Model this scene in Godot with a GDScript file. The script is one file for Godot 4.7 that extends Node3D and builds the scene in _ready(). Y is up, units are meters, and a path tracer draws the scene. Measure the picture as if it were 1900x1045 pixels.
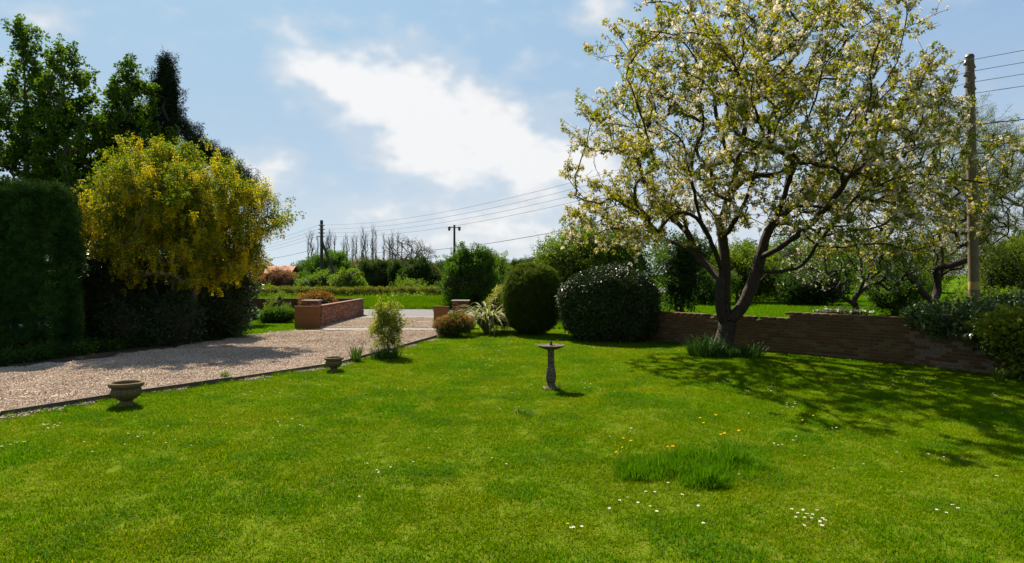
extends Node3D
# A country garden in spring: lawn, gravel drive, blossoming cherry, brick walls, hedges and telegraph poles.
# Metres, y up, the camera looks along -z. "Depth" below means -z.

const SUN_TO := Vector3(-0.385, 1.0, -0.78)
var rng := RandomNumberGenerator.new()
var M := {}
var used := {}


# ---------------------------------------------------------------- mesh tools
class MB:
	var v := PackedVector3Array()
	var c := PackedColorArray()
	var ix := PackedInt32Array()

	func add(p: Vector3, col := Color.WHITE) -> int:
		v.append(p)
		c.append(col)
		return v.size() - 1

	func tri(a: int, b: int, d: int) -> void:
		ix.append(a)
		ix.append(b)
		ix.append(d)

	func facen(a: Vector3, b: Vector3, d: Vector3, e: Vector3, n: Vector3, col := Color.WHITE) -> void:
		var i := add(a, col)
		add(b, col)
		add(d, col)
		add(e, col)
		if (d - a).cross(b - a).dot(n) >= 0.0:
			tri(i, i + 1, i + 2)
			tri(i, i + 2, i + 3)
		else:
			tri(i, i + 2, i + 1)
			tri(i, i + 3, i + 2)

	func box(at: Vector3, size: Vector3, b := Basis(), col := Color.WHITE) -> void:
		var h := size * 0.5
		for k in 3:
			for s in [-1.0, 1.0]:
				var n := Vector3.ZERO
				var u := Vector3.ZERO
				var w := Vector3.ZERO
				n[k] = h[k] * s
				u[(k + 1) % 3] = h[(k + 1) % 3]
				w[(k + 2) % 3] = h[(k + 2) % 3]
				facen(at + b * (n - u - w), at + b * (n + u - w), at + b * (n + u + w), at + b * (n - u + w), b * n, col)

	func tube(path: PackedVector3Array, rad: PackedFloat32Array, sides: int, col := Color.WHITE, cap := false) -> void:
		var n := path.size()
		if n < 2:
			return
		var t := (path[1] - path[0]).normalized()
		var u := t.cross(Vector3(0.31, 0.13, 0.94) if absf(t.y) > 0.8 else Vector3.UP).normalized()
		var start := v.size()
		for i in n:
			var d := (path[mini(i + 1, n - 1)] - path[maxi(i - 1, 0)])
			d = d.normalized() if d.length_squared() > 1e-12 else t
			u = (u - d * u.dot(d)).normalized()
			t = d
			var w := t.cross(u)
			for j in sides:
				var a := TAU * j / sides
				add(path[i] + (u * cos(a) + w * sin(a)) * rad[i], col)
		for i in n - 1:
			for j in sides:
				var a := start + i * sides + j
				var b := start + (i + 1) * sides + j
				var e := start + i * sides + (j + 1) % sides
				var f := start + (i + 1) * sides + (j + 1) % sides
				tri(a, b, f)
				tri(a, f, e)
		if cap:
			var m := add(path[n - 1], col)
			for j in sides:
				tri(start + (n - 1) * sides + j, m, start + (n - 1) * sides + (j + 1) % sides)

	# profile of (radius, height) running up the outside
	func lathe(prof: Array, sides: int, col := Color.WHITE, lobes := 0, lobe_amount := 0.0) -> void:
		var start := v.size()
		for q in prof:
			for j in sides:
				var a := TAU * j / sides
				var r: float = q[0]
				if lobes > 0 and q.size() > 2:
					r += q[2] * lobe_amount * absf(sin(a * lobes * 0.5))
				add(Vector3(cos(a) * r, q[1], -sin(a) * r), col)
		for i in prof.size() - 1:
			for j in sides:
				var a := start + i * sides + j
				var b := start + (i + 1) * sides + j
				var e := start + i * sides + (j + 1) % sides
				var f := start + (i + 1) * sides + (j + 1) % sides
				tri(a, b, f)
				tri(a, f, e)

	# one pointed leaf, folded along its midrib
	func leaf(at: Vector3, along: Vector3, side: Vector3, length: float, width: float, fold: float, col: Color) -> void:
		var n := along.cross(side)
		var i := add(at, col)
		add(at + along * length * 0.45 + side * width * 0.5 + n * fold, col)
		add(at + along * length - n * fold * 0.6, col)
		add(at + along * length * 0.45 - side * width * 0.5 + n * fold, col)
		tri(i, i + 1, i + 2)
		tri(i, i + 2, i + 3)

	# a strap that arches: built of k pieces from at, first upwards, then bending to "out"
	func strap(at: Vector3, up: Vector3, out: Vector3, length: float, width: float, droop: float, k: int, col: Color) -> void:
		var side := up.cross(out).normalized()
		var p := at
		var last := -1
		for i in k + 1:
			var f := float(i) / k
			var a := droop * f * f
			var d := up * cos(a) + out * sin(a)
			var w := width * 0.5 * (1.0 - pow(f, 2.2)) + 0.0004
			var q := add(p - side * w, col)
			add(p + side * w, col)
			if last >= 0:
				tri(last, q, q + 1)
				tri(last, q + 1, last + 1)
			last = q
			p += d * length / k

	func mesh(smooth := true, colored := true) -> ArrayMesh:
		var a := []
		a.resize(Mesh.ARRAY_MAX)
		a[Mesh.ARRAY_VERTEX] = v
		a[Mesh.ARRAY_INDEX] = ix
		if colored:
			a[Mesh.ARRAY_COLOR] = c
		if smooth:
			var n := PackedVector3Array()
			n.resize(v.size())
			for i in range(0, ix.size(), 3):
				var f := (v[ix[i + 2]] - v[ix[i]]).cross(v[ix[i + 1]] - v[ix[i]])
				n[ix[i]] += f
				n[ix[i + 1]] += f
				n[ix[i + 2]] += f
			for i in n.size():
				n[i] = n[i].normalized() if n[i].length_squared() > 0.0 else Vector3.UP
			a[Mesh.ARRAY_NORMAL] = n
		var m := ArrayMesh.new()
		m.add_surface_from_arrays(Mesh.PRIMITIVE_TRIANGLES, a)
		return m


class Swarm:
	var b := PackedFloat32Array()

	func put(at: Vector3, s: Basis, col: Color) -> void:
		b.append_array(PackedFloat32Array([s.x.x, s.y.x, s.z.x, at.x, s.x.y, s.y.y, s.z.y, at.y, s.x.z, s.y.z, s.z.z, at.z, col.r, col.g, col.b, 1.0]))

	func size() -> int:
		return b.size() / 16


class Skel:
	var p := PackedVector3Array()
	var par := PackedInt32Array()
	var gen := PackedInt32Array()
	var r := PackedFloat32Array()

	func add(at: Vector3, parent: int, g: int) -> int:
		p.append(at)
		par.append(parent)
		gen.append(g)
		return p.size() - 1

	func dir(i: int) -> Vector3:
		if par[i] < 0:
			return Vector3.UP
		var d := p[i] - p[par[i]]
		return d.normalized() if d.length_squared() > 1e-10 else Vector3.UP

	func limb(pts: Array, parent: int, g: int, step: float, wig: float, rn: RandomNumberGenerator) -> int:
		var last := parent
		if parent < 0:
			last = add(pts[0], -1, g)
		var n := pts.size()
		for i in n - 1:
			var a: Vector3 = pts[maxi(i - 1, 0)]
			var b: Vector3 = pts[i]
			var c: Vector3 = pts[i + 1]
			var d: Vector3 = pts[mini(i + 2, n - 1)]
			var k := maxi(1, int(ceil(b.distance_to(c) / step)))
			for j in k:
				var t := float(j + 1) / k
				var q := b.cubic_interpolate(c, a, d, t)
				if i < n - 2 or j < k - 1:
					q += Vector3(rn.randfn(0, wig), rn.randfn(0, wig), rn.randfn(0, wig))
				last = add(q, last, g)
		return last

	func nearest(q: Vector3) -> int:
		var best := 1e12
		var at := 0
		for i in p.size():
			var d := q.distance_squared_to(p[i])
			if d < best:
				best = d
				at = i
		return at

	func reach(tip: Vector3, g: int, step: float, wig: float, lift: float, rn: RandomNumberGenerator, sharp := 0.35) -> Array:
		var n := nearest(tip)
		for k in 30:
			if par[n] < 0:
				break
			if (tip - p[n]).normalized().dot(dir(n)) > sharp:
				break
			n = par[n]
		var a := p[n]
		var dist := a.distance_to(tip)
		var ctrl := a + dir(n) * dist * 0.3 + Vector3.UP * lift * dist
		ctrl = ctrl.lerp((a + tip) * 0.5, 0.35)
		var k := maxi(2, int(ceil(dist / step)))
		var out := []
		var last := n
		for j in k:
			var t := float(j + 1) / k
			var q := a.lerp(ctrl, t).lerp(ctrl.lerp(tip, t), t)
			if j < k - 1:
				q += Vector3(rn.randfn(0, wig), rn.randfn(0, wig), rn.randfn(0, wig))
			last = add(q, last, g)
			out.append(last)
		return out

	func radii(base: float, tip: float) -> void:
		var kids := PackedInt32Array()
		kids.resize(p.size())
		for i in p.size():
			if par[i] >= 0:
				kids[par[i]] += 1
		var ends := 0
		for k in kids:
			if k == 0:
				ends += 1
		var e := maxf(1.6, log(maxf(ends, 2)) / log(base / tip))
		var acc := PackedFloat32Array()
		acc.resize(p.size())
		r.resize(p.size())
		for i in range(p.size() - 1, -1, -1):
			if kids[i] == 0:
				acc[i] = pow(tip, e)
			r[i] = pow(acc[i], 1.0 / e)
			if par[i] >= 0:
				acc[par[i]] += acc[i]

	func wood(g_from: int, g_to: int) -> MB:
		var mb := MB.new()
		var heir := PackedInt32Array()
		heir.resize(p.size())
		heir.fill(-1)
		for i in p.size():
			var q := par[i]
			if q >= 0 and (heir[q] < 0 or r[i] > r[heir[q]]):
				heir[q] = i
		for i in p.size():
			var q := par[i]
			if gen[i] < g_from or gen[i] > g_to:
				continue
			if q >= 0 and heir[q] == i and gen[q] >= g_from and gen[q] <= g_to:
				continue
			var path := PackedVector3Array()
			var rad := PackedFloat32Array()
			if q >= 0:
				path.append(p[q])
				rad.append(r[i])
			var k := i
			while k >= 0 and gen[k] >= g_from and gen[k] <= g_to:
				path.append(p[k])
				rad.append(r[k])
				k = heir[k]
			var big := rad[0]
			mb.tube(path, rad, 10 if big > 0.1 else 6 if big > 0.035 else 4 if big > 0.012 else 3)
		return mb


# ---------------------------------------------------------------- node tools
func numbered(called: String) -> String:
	if not used.has(called):
		used[called] = 0
		return called
	used[called] += 1
	return "%s_%03d" % [called, used[called]]


func thing(called: String, label: String, category: String, at := Vector3.ZERO, group := "") -> Node3D:
	var o := Node3D.new()
	o.name = numbered(called)
	add_child(o)
	o.position = at
	tag(o, label, category, group)
	return o


func tag(o: Node, label: String, category: String, group := "", kind := "") -> void:
	if label:
		o.set_meta("label", label)
	if category:
		o.set_meta("category", category)
	if group:
		o.set_meta("group", group)
	if kind:
		o.set_meta("kind", kind)


func part(called: String, m: Mesh, mat: Material, parent: Node, t := Transform3D()) -> MeshInstance3D:
	var o := MeshInstance3D.new()
	o.name = called if parent != self else numbered(called)
	o.mesh = m
	o.material_override = mat
	o.transform = t
	o.cast_shadow = GeometryInstance3D.SHADOW_CASTING_SETTING_ON
	parent.add_child(o, true)
	return o


func swarm(called: String, s: Swarm, m: Mesh, mat: Material, parent: Node) -> MultiMeshInstance3D:
	var mm := MultiMesh.new()
	mm.transform_format = MultiMesh.TRANSFORM_3D
	mm.use_colors = true
	mm.mesh = m
	mm.instance_count = s.size()
	mm.buffer = s.b
	var o := MultiMeshInstance3D.new()
	o.name = called if parent != self else numbered(called)
	o.multimesh = mm
	o.material_override = mat
	o.set_meta("kind", "stuff")
	parent.add_child(o, true)
	return o


func rr(a: float, b: float) -> float:
	return rng.randf_range(a, b)


func rdir() -> Vector3:
	var y := rr(-1, 1)
	var a := rr(0, TAU)
	var k := sqrt(1 - y * y)
	return Vector3(cos(a) * k, y, sin(a) * k)


func spin(s: float) -> Basis:
	return Basis(rdir(), rr(0, TAU)).scaled(Vector3.ONE * s)


func yaw(s: float, tilt := 0.0) -> Basis:
	return (Basis(Vector3.UP, rr(0, TAU)) * Basis(Vector3.RIGHT, rr(-tilt, tilt))).scaled(Vector3.ONE * s)


func mixc(a: Color, b: Color, t: float) -> Color:
	return Color(lerpf(a.r, b.r, t), lerpf(a.g, b.g, t), lerpf(a.b, b.b, t))


# ---------------------------------------------------------------- materials
func noise_tex(freq: float, cols: Array, size := 512, oct := 4, seed_ := 1, kind := FastNoiseLite.TYPE_SIMPLEX_SMOOTH) -> NoiseTexture2D:
	var n := FastNoiseLite.new()
	n.noise_type = kind
	n.frequency = freq
	n.fractal_octaves = oct
	n.seed = seed_
	var t := NoiseTexture2D.new()
	t.width = size
	t.height = size
	t.seamless = true
	t.noise = n
	if cols.size():
		var g := Gradient.new()
		var off := PackedFloat32Array()
		var cc := PackedColorArray()
		for i in cols.size():
			off.append(float(i) / (cols.size() - 1))
			cc.append((cols[i] as Color).linear_to_srgb())
		g.offsets = off
		g.colors = cc
		t.color_ramp = g
	return t


func solid(called: String, cols: Array, freq: float, scale: float, rough := 0.9, relief := 0.0, stretch := Vector3.ONE, spec := 0.3) -> StandardMaterial3D:
	var m := StandardMaterial3D.new()
	m.resource_name = called
	m.albedo_texture = noise_tex(freq, cols, 512, 5, called.length() * 7 + 3)
	m.uv1_triplanar = true
	m.uv1_world_triplanar = true
	m.uv1_scale = stretch * scale
	m.roughness = rough
	m.metallic_specular = spec
	if relief > 0.0:
		m.heightmap_enabled = true
		m.heightmap_texture = noise_tex(freq * 1.7, [], 512, 5, called.length() + 40)
		m.heightmap_scale = relief
	M[called] = m
	return m


func leafy(called: String, back: float, rough := 0.55, spec := 0.4, tint := Color(1.0, 1.0, 0.6)) -> StandardMaterial3D:
	var m := StandardMaterial3D.new()
	m.resource_name = called
	m.vertex_color_use_as_albedo = true
	m.roughness = rough
	m.metallic_specular = spec
	if back > 0.0:
		m.backlight_enabled = true
		m.backlight = Color(tint.r * back, tint.g * back, tint.b * back).linear_to_srgb()
	M[called] = m
	return m


func plain(called: String, col: Color, rough := 0.7, spec := 0.4, metal := 0.0) -> StandardMaterial3D:
	var m := StandardMaterial3D.new()
	m.resource_name = called
	m.albedo_color = col.linear_to_srgb()
	m.roughness = rough
	m.metallic_specular = spec
	m.metallic = metal
	M[called] = m
	return m


func make_materials() -> void:
	leafy("grass", 1.0, 0.7, 0.05, Color(0.95, 1, 0.1))
	leafy("leaf", 0.95, 0.6, 0.2, Color(1, 1, 0.3))
	leafy("glossy_leaf", 0.2, 0.4, 0.36)
	leafy("needle", 0.15, 0.8, 0.08)
	leafy("petal", 0.9, 0.7, 0.2, Color(1, 1, 0.9))
	leafy("pebble", 0.0, 0.85, 0.3)
	leafy("strap_leaf", 0.5, 0.55, 0.18)
	solid("turf", [Color(0.035, 0.055, 0.004), Color(0.05, 0.08, 0.005), Color(0.065, 0.09, 0.006), Color(0.07, 0.065, 0.015)], 0.02, 0.5, 0.95, 1.5, Vector3.ONE, 0.0)
	solid("field", [Color(0.03, 0.065, 0.004), Color(0.045, 0.085, 0.005), Color(0.06, 0.1, 0.007)], 0.012, 0.05, 0.95, 2.0, Vector3.ONE, 0.0)
	solid("soil", [Color(0.03, 0.022, 0.014), Color(0.07, 0.05, 0.034), Color(0.11, 0.085, 0.06)], 0.03, 0.8, 0.95, 2.0, Vector3.ONE, 0.0)
	solid("gravel_bed", [Color(0.16, 0.11, 0.075), Color(0.27, 0.19, 0.135), Color(0.38, 0.29, 0.22)], 0.12, 1.0, 0.9, 1.5)
	solid("asphalt", [Color(0.05, 0.05, 0.054), Color(0.07, 0.07, 0.075), Color(0.09, 0.09, 0.095)], 0.1, 0.5, 0.85, 0.3)
	solid("concrete", [Color(0.085, 0.082, 0.078), Color(0.13, 0.126, 0.12), Color(0.17, 0.165, 0.155)], 0.05, 0.7, 0.85, 0.4)
	solid("mortar", [Color(0.09, 0.072, 0.045), Color(0.155, 0.128, 0.088)], 0.06, 1.5, 0.95, 0.4)
	solid("cherry_bark", [Color(0.014, 0.01, 0.007), Color(0.032, 0.023, 0.016), Color(0.06, 0.046, 0.034)], 0.02, 1.6, 0.85, 2.5, Vector3(1, 0.45, 1))
	solid("grey_bark", [Color(0.05, 0.042, 0.033), Color(0.1, 0.085, 0.068), Color(0.15, 0.135, 0.11)], 0.02, 1.2, 0.9, 1.5, Vector3(1, 0.3, 1))
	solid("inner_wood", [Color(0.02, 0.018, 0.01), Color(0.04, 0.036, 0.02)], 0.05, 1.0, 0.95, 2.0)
	solid("pole_wood", [Color(0.07, 0.052, 0.028), Color(0.12, 0.093, 0.052), Color(0.17, 0.14, 0.085)], 0.03, 1.3, 0.85, 0.6, Vector3(3, 0.18, 3))
	solid("dark_pole", [Color(0.03, 0.024, 0.02), Color(0.06, 0.05, 0.04)], 0.03, 1.0, 0.85, 0.5, Vector3(3, 0.2, 3))
	solid("timber", [Color(0.035, 0.028, 0.022), Color(0.07, 0.056, 0.042), Color(0.12, 0.1, 0.08)], 0.03, 1.4, 0.9, 0.8, Vector3(0.4, 3, 0.4))
	solid("gate_wood", [Color(0.1, 0.042, 0.014), Color(0.17, 0.075, 0.026), Color(0.23, 0.11, 0.042)], 0.03, 1.2, 0.7, 0.4, Vector3(4, 0.25, 4))
	solid("stone", [Color(0.02, 0.017, 0.011), Color(0.06, 0.05, 0.032), Color(0.11, 0.096, 0.066), Color(0.34, 0.32, 0.25)], 0.014, 3.0, 0.95, 1.2, Vector3.ONE, 0.1)
	solid("urn_stone", [Color(0.025, 0.018, 0.008), Color(0.08, 0.058, 0.025), Color(0.13, 0.1, 0.05), Color(0.32, 0.29, 0.2)], 0.02, 3.5, 0.9, 0.8)
	solid("roof_tile", [Color(0.06, 0.045, 0.036), Color(0.1, 0.075, 0.06), Color(0.14, 0.11, 0.09)], 0.08, 0.6, 0.9, 1.0)
	solid("house_brick", [Color(0.09, 0.05, 0.04), Color(0.14, 0.08, 0.06)], 0.08, 0.8, 0.9, 0.5)
	solid("white_render", [Color(0.62, 0.6, 0.56), Color(0.75, 0.74, 0.7)], 0.03, 0.5, 0.9, 0.2)
	var tones := [Color(0.2, 0.075, 0.045), Color(0.26, 0.1, 0.06), Color(0.17, 0.062, 0.04), Color(0.3, 0.14, 0.085), Color(0.13, 0.055, 0.04)]
	for i in tones.size():
		var t: Color = tones[i]
		solid("red_brick_%d" % i, [mixc(t, Color.BLACK, 0.35), t, mixc(t, Color(0.42, 0.3, 0.22), 0.35)], 0.05, 2.0 + i * 0.37, 0.9, 0.5)
	tones = [Color(0.08, 0.042, 0.018), Color(0.095, 0.054, 0.02), Color(0.1, 0.042, 0.02), Color(0.115, 0.074, 0.03), Color(0.065, 0.04, 0.018)]
	for i in tones.size():
		var t: Color = tones[i]
		solid("old_brick_%d" % i, [mixc(t, Color.BLACK, 0.5), t, mixc(t, Color(0.15, 0.12, 0.045), 0.5)], 0.04, 2.0 + i * 0.41, 0.93, 0.9)
	solid("salt_brick", [Color(0.08, 0.042, 0.02), Color(0.1, 0.058, 0.03), Color(0.15, 0.12, 0.085), Color(0.36, 0.34, 0.3)], 0.03, 2.2, 0.93, 0.9)
	plain("iron", Color(0.03, 0.03, 0.03), 0.5, 0.5, 0.6)
	plain("wire", Color(0.03, 0.03, 0.032), 0.6)
	plain("insulator", Color(0.06, 0.05, 0.045), 0.3, 0.5)
	plain("galvanised", Color(0.3, 0.31, 0.32), 0.45, 0.5, 0.7)
	plain("yellow_plate", Color(0.24, 0.18, 0.05), 0.8)
	plain("window_glass", Color(0.03, 0.035, 0.04), 0.1, 0.5)
	plain("white_paint", Color(0.7, 0.7, 0.68), 0.6)


# ---------------------------------------------------------------- clumps of leaves
func clump(n: int, radius: float, length: float, width: float, cols: Array, squash := 1.0, hang := 0.0, out_bias := 0.6) -> ArrayMesh:
	var mb := MB.new()
	for i in n:
		var d := rdir()
		var at := d * radius * pow(rng.randf(), 0.45)
		at.y *= squash
		var along := (rdir() * (1.0 - out_bias) + d * out_bias + Vector3.DOWN * hang).normalized()
		var side := along.cross(rdir()).normalized()
		var k := rr(0.7, 1.25)
		mb.leaf(at, along, side, length * k, width * k, width * rr(-0.18, 0.25), mixc(cols[0], cols[1], rng.randf()))
	return mb.mesh(false)


func flower_ball(n: int, radius: float, size: float, cols: Array) -> ArrayMesh:
	var mb := MB.new()
	for i in n:
		var d := rdir()
		var at := d * radius * pow(rng.randf(), 0.5)
		var nrm := (d + rdir() * 0.5).normalized()
		var u := nrm.cross(rdir()).normalized()
		var w := nrm.cross(u)
		var col := mixc(cols[0], cols[1], rng.randf())
		var m := mb.add(at - nrm * size * 0.18, col)
		for k in 5:
			var a := TAU * k / 5.0
			var i0 := mb.add(at + (u * cos(a - 0.45) + w * sin(a - 0.45)) * size * 0.5, col)
			mb.add(at + (u * cos(a + 0.45) + w * sin(a + 0.45)) * size * 0.5, col)
			mb.tri(m, i0, i0 + 1)
	return mb.mesh(false)


# pendent spray, for laburnum racemes and weeping sprays
func spray(n: int, length: float, radius: float, leaf_l: float, leaf_w: float, cols: Array) -> ArrayMesh:
	var mb := MB.new()
	for i in n:
		var f := rng.randf()
		var d := Vector3(rr(-1, 1), 0, rr(-1, 1)).normalized()
		var at := Vector3(0, -length * f, 0) + d * radius * (1.0 - 0.75 * f) * rng.randf()
		var along := (d + Vector3.DOWN * rr(0.1, 1.0)).normalized()
		mb.leaf(at, along, along.cross(rdir()).normalized(), leaf_l * rr(0.7, 1.2), leaf_w * rr(0.7, 1.2), leaf_w * 0.15, mixc(cols[0], cols[1], rng.randf()))
	return mb.mesh(false)


func tuft(n: int, spread: float, length: float, width: float, lean: float, cols: Array, k := 3, droop := 1.2) -> ArrayMesh:
	var mb := MB.new()
	for i in n:
		var a := rr(0, TAU)
		var out := Vector3(cos(a), 0, sin(a))
		var at := out * spread * sqrt(rng.randf()) * 0.9
		out = (out + Vector3(rr(-1, 1), 0, rr(-1, 1)) * 0.8).normalized()
		var up := (Vector3.UP + out * lean * rr(0.1, 1.0)).normalized()
		out = (out - up * out.dot(up)).normalized()
		mb.strap(at, up, out, length * rr(0.55, 1.15), width * rr(0.7, 1.2), droop * rr(0.3, 1.3), k, mixc(cols[0], cols[1], rng.randf()))
	return mb.mesh(false)


# ---------------------------------------------------------------- points in crowns
# each lobe: [centre, radii]
func in_lobes(lobes: Array, n: int, inner: float) -> PackedVector3Array:
	var out := PackedVector3Array()
	var weight := 0.0
	for l in lobes:
		weight += pow(l[1].x * l[1].y * l[1].z, 0.67)
	for l in lobes:
		var k := int(round(n * pow(l[1].x * l[1].y * l[1].z, 0.67) / weight))
		for i in k:
			var d := rdir()
			var f := pow(lerpf(pow(inner, 3.0), 1.0, rng.randf()), 0.3333)
			out.append(l[0] + d * l[1] * f)
	return out


func by_distance(pts: PackedVector3Array, from: Vector3) -> PackedVector3Array:
	var a := []
	for q in pts:
		a.append([from.distance_to(q) + rr(0, 0.5), q])
	a.sort_custom(func(x, y): return x[0] < y[0])
	var out := PackedVector3Array()
	for q in a:
		out.append(q[1])
	return out


# ---------------------------------------------------------------- a branching tree
# o: limbs [[points, parent limb or -1, share of the parent's length]], tips, base, tip_r, bark, step, wig, lift, twigs, twig_len,
#    leaves [[part name, mesh, material, copies per node, size from, size to, colour a, colour b, spread, hanging]]
func tree(root: Node3D, o: Dictionary) -> void:
	var s := Skel.new()
	var ends := []
	for l in o.limbs:
		var from := -1
		if l[1] >= 0:
			from = s.nearest(l[0][0])
		ends.append(s.limb(l[0], from, 0 if l[1] < 0 else 1, o.get("step", 0.3), o.get("wig", 0.02), rng))
	var tw := []
	var twig_len: float = o.get("twig_len", 0.5)
	for q in by_distance(o.tips, o.get("from", s.p[0])):
		var path := s.reach(q, 2, o.get("step", 0.3), o.get("wig", 0.02), o.get("lift", 0.1), rng, o.get("sharp", 0.35))
		for n in path.slice(path.size() / 2 if path.size() > 3 else 0):
			tw.append(n)
		for k in o.get("twigs", 2):
			var at: int = path[rng.randi_range(path.size() / 3, path.size() - 1)]
			var d = (s.dir(at) * 0.7 + rdir() * 0.9 + Vector3.UP * o.get("twig_up", 0.2)).normalized()
			var last := at
			var len_ := twig_len * rr(0.4, 1.2)
			var bits := maxi(2, int(len_ / 0.16))
			for j in bits:
				d = (d + rdir() * 0.18 + Vector3.UP * o.get("twig_bend", 0.0)).normalized()
				last = s.add(s.p[last] + d * len_ / bits, last, 3)
				tw.append(last)
	s.radii(o.base, o.get("tip_r", 0.005))
	# the foot of the trunk flares
	for i in s.p.size():
		if s.gen[i] == 0 and s.p[i].y < 0.5 * o.get("flare", 1.0):
			s.r[i] *= 1.0 + 0.35 * pow(1.0 - s.p[i].y / (0.5 * o.get("flare", 1.0)), 2.0)
	part("trunk", s.wood(0, 0).mesh(true, false), o.bark, root)
	var b := s.wood(1, 9)
	if b.ix.size():
		part("branches", b.mesh(true, false), o.bark, root)
	for l in o.get("leaves", []):
		var sw := Swarm.new()
		var drift := FastNoiseLite.new()
		drift.seed = rng.randi() % 9999
		drift.frequency = o.get("drift", 0.9)
		for n in tw:
			var k: float = l[3] * clampf(1.0 + 2.2 * drift.get_noise_3dv(s.p[n]), 0.15, 2.2)
			var times := int(k) + (1 if rng.randf() < k - int(k) else 0)
			for i in times:
				var at: Vector3 = s.p[n] + rdir() * l[8] * rng.randf()
				var f := rr(l[4], l[5])
				sw.put(at, yaw(f, 0.35) if l.size() > 9 and l[9] else spin(f), mixc(l[6], l[7], rng.randf()))
		if sw.size():
			swarm(l[0], sw, l[1], l[2], root)


# ---------------------------------------------------------------- bushes and clipped shrubs
func lump(centre: Vector3, radii: Vector3, rough: float, seed_: int) -> MB:
	var n := FastNoiseLite.new()
	n.seed = seed_
	n.frequency = 0.9
	var mb := MB.new()
	var rows := 12
	var cols := 20
	for i in rows + 1:
		var a := PI * (float(i) / rows - 0.5)
		for j in cols:
			var b := TAU * j / cols
			var d := Vector3(cos(a) * cos(b), sin(a), -cos(a) * sin(b))
			mb.add(centre + d * radii * (1.0 + rough * n.get_noise_3dv(d * 2.0)))
	for i in rows:
		for j in cols:
			var p := i * cols + j
			var q := (i + 1) * cols + j
			var e := i * cols + (j + 1) % cols
			var f := (i + 1) * cols + (j + 1) % cols
			mb.tri(p, q, f)
			mb.tri(p, f, e)
	return mb


# lobes in local metres; clumps cover their skins. o: mesh, mat, density per square metre, size a/b, colour a/b, depth (share of radius), core, rough
func bush(root: Node3D, lobes: Array, o: Dictionary) -> void:
	var n := FastNoiseLite.new()
	n.seed = rng.randi() % 9999
	n.frequency = o.get("freq", 1.1)
	var rough: float = o.get("rough", 0.15)
	var sw := Swarm.new()
	for l in lobes:
		var c: Vector3 = l[0]
		var r: Vector3 = l[1]
		var area := TAU * 2.0 * pow((pow(r.x * r.y, 1.6) + pow(r.x * r.z, 1.6) + pow(r.y * r.z, 1.6)) / 3.0, 0.625)
		for i in int(area * o.density):
			var d := rdir()
			var inside: float = 1.0 - o.get("depth", 0.25) * pow(rng.randf(), 1.5)
			var at := c + d * r * inside * (1.0 + rough * 1.6 * n.get_noise_3dv(c + d * r))
			if at.y < 0.02:
				continue
			var hidden := false
			for m in lobes:
				if m != l and ((at - m[0]) / (m[1] * 0.72)).length_squared() < 1.0:
					hidden = true
			if hidden:
				continue
			var f := rr(o.size_a, o.size_b)
			var up: Vector3 = (d / r).normalized()
			var b := Basis(Quaternion(Vector3.UP, up)) * yaw(f, 0.5) if o.get("outward", false) else spin(f)
			sw.put(at, b, mixc(o.col_a, o.col_b, rng.randf()))
	# stray shoots that break the outline
	for i in o.get("shoots", 0):
		var l: Array = lobes[rng.randi() % lobes.size()]
		var d := rdir()
		d.y = absf(d.y) * 0.8 + 0.15
		var at: Vector3 = l[0] + d.normalized() * l[1] * 0.95
		var go := (d + Vector3.UP * rr(0.2, 1.2) + rdir() * 0.4).normalized()
		var len_: float = o.get("shoot_len", 0.5) * rr(0.4, 1.2)
		for k in 5:
			sw.put(at + go * len_ * k / 5.0, spin(rr(o.size_a, o.size_b) * (0.85 - k * 0.13)), mixc(o.col_a, o.col_b, rng.randf()))
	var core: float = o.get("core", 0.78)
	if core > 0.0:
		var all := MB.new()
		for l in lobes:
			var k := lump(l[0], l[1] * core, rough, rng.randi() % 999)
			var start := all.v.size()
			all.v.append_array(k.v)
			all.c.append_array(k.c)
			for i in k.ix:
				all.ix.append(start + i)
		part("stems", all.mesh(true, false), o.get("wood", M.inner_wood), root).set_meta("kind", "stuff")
	swarm(o.get("called", "foliage"), sw, o.mesh, o.mat, root)
	if o.has("second"):
		for e in o.second:
			var s2 := Swarm.new()
			for i in e[4]:
				var l: Array = lobes[rng.randi() % lobes.size()]
				var d := rdir()
				d.y = absf(d.y) if rng.randf() < e[5] else d.y
				var at: Vector3 = l[0] + d * l[1] * rr(0.92, 1.1) * (1.0 + rough * 1.6 * n.get_noise_3dv(l[0] + d * l[1]))
				if at.y > 0.05:
					s2.put(at, spin(rr(0.7, 1.3)), mixc(e[2], e[3], rng.randf()))
			swarm(e[0], s2, e[1], e[6] if e.size() > 6 else M.petal, root)


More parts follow.
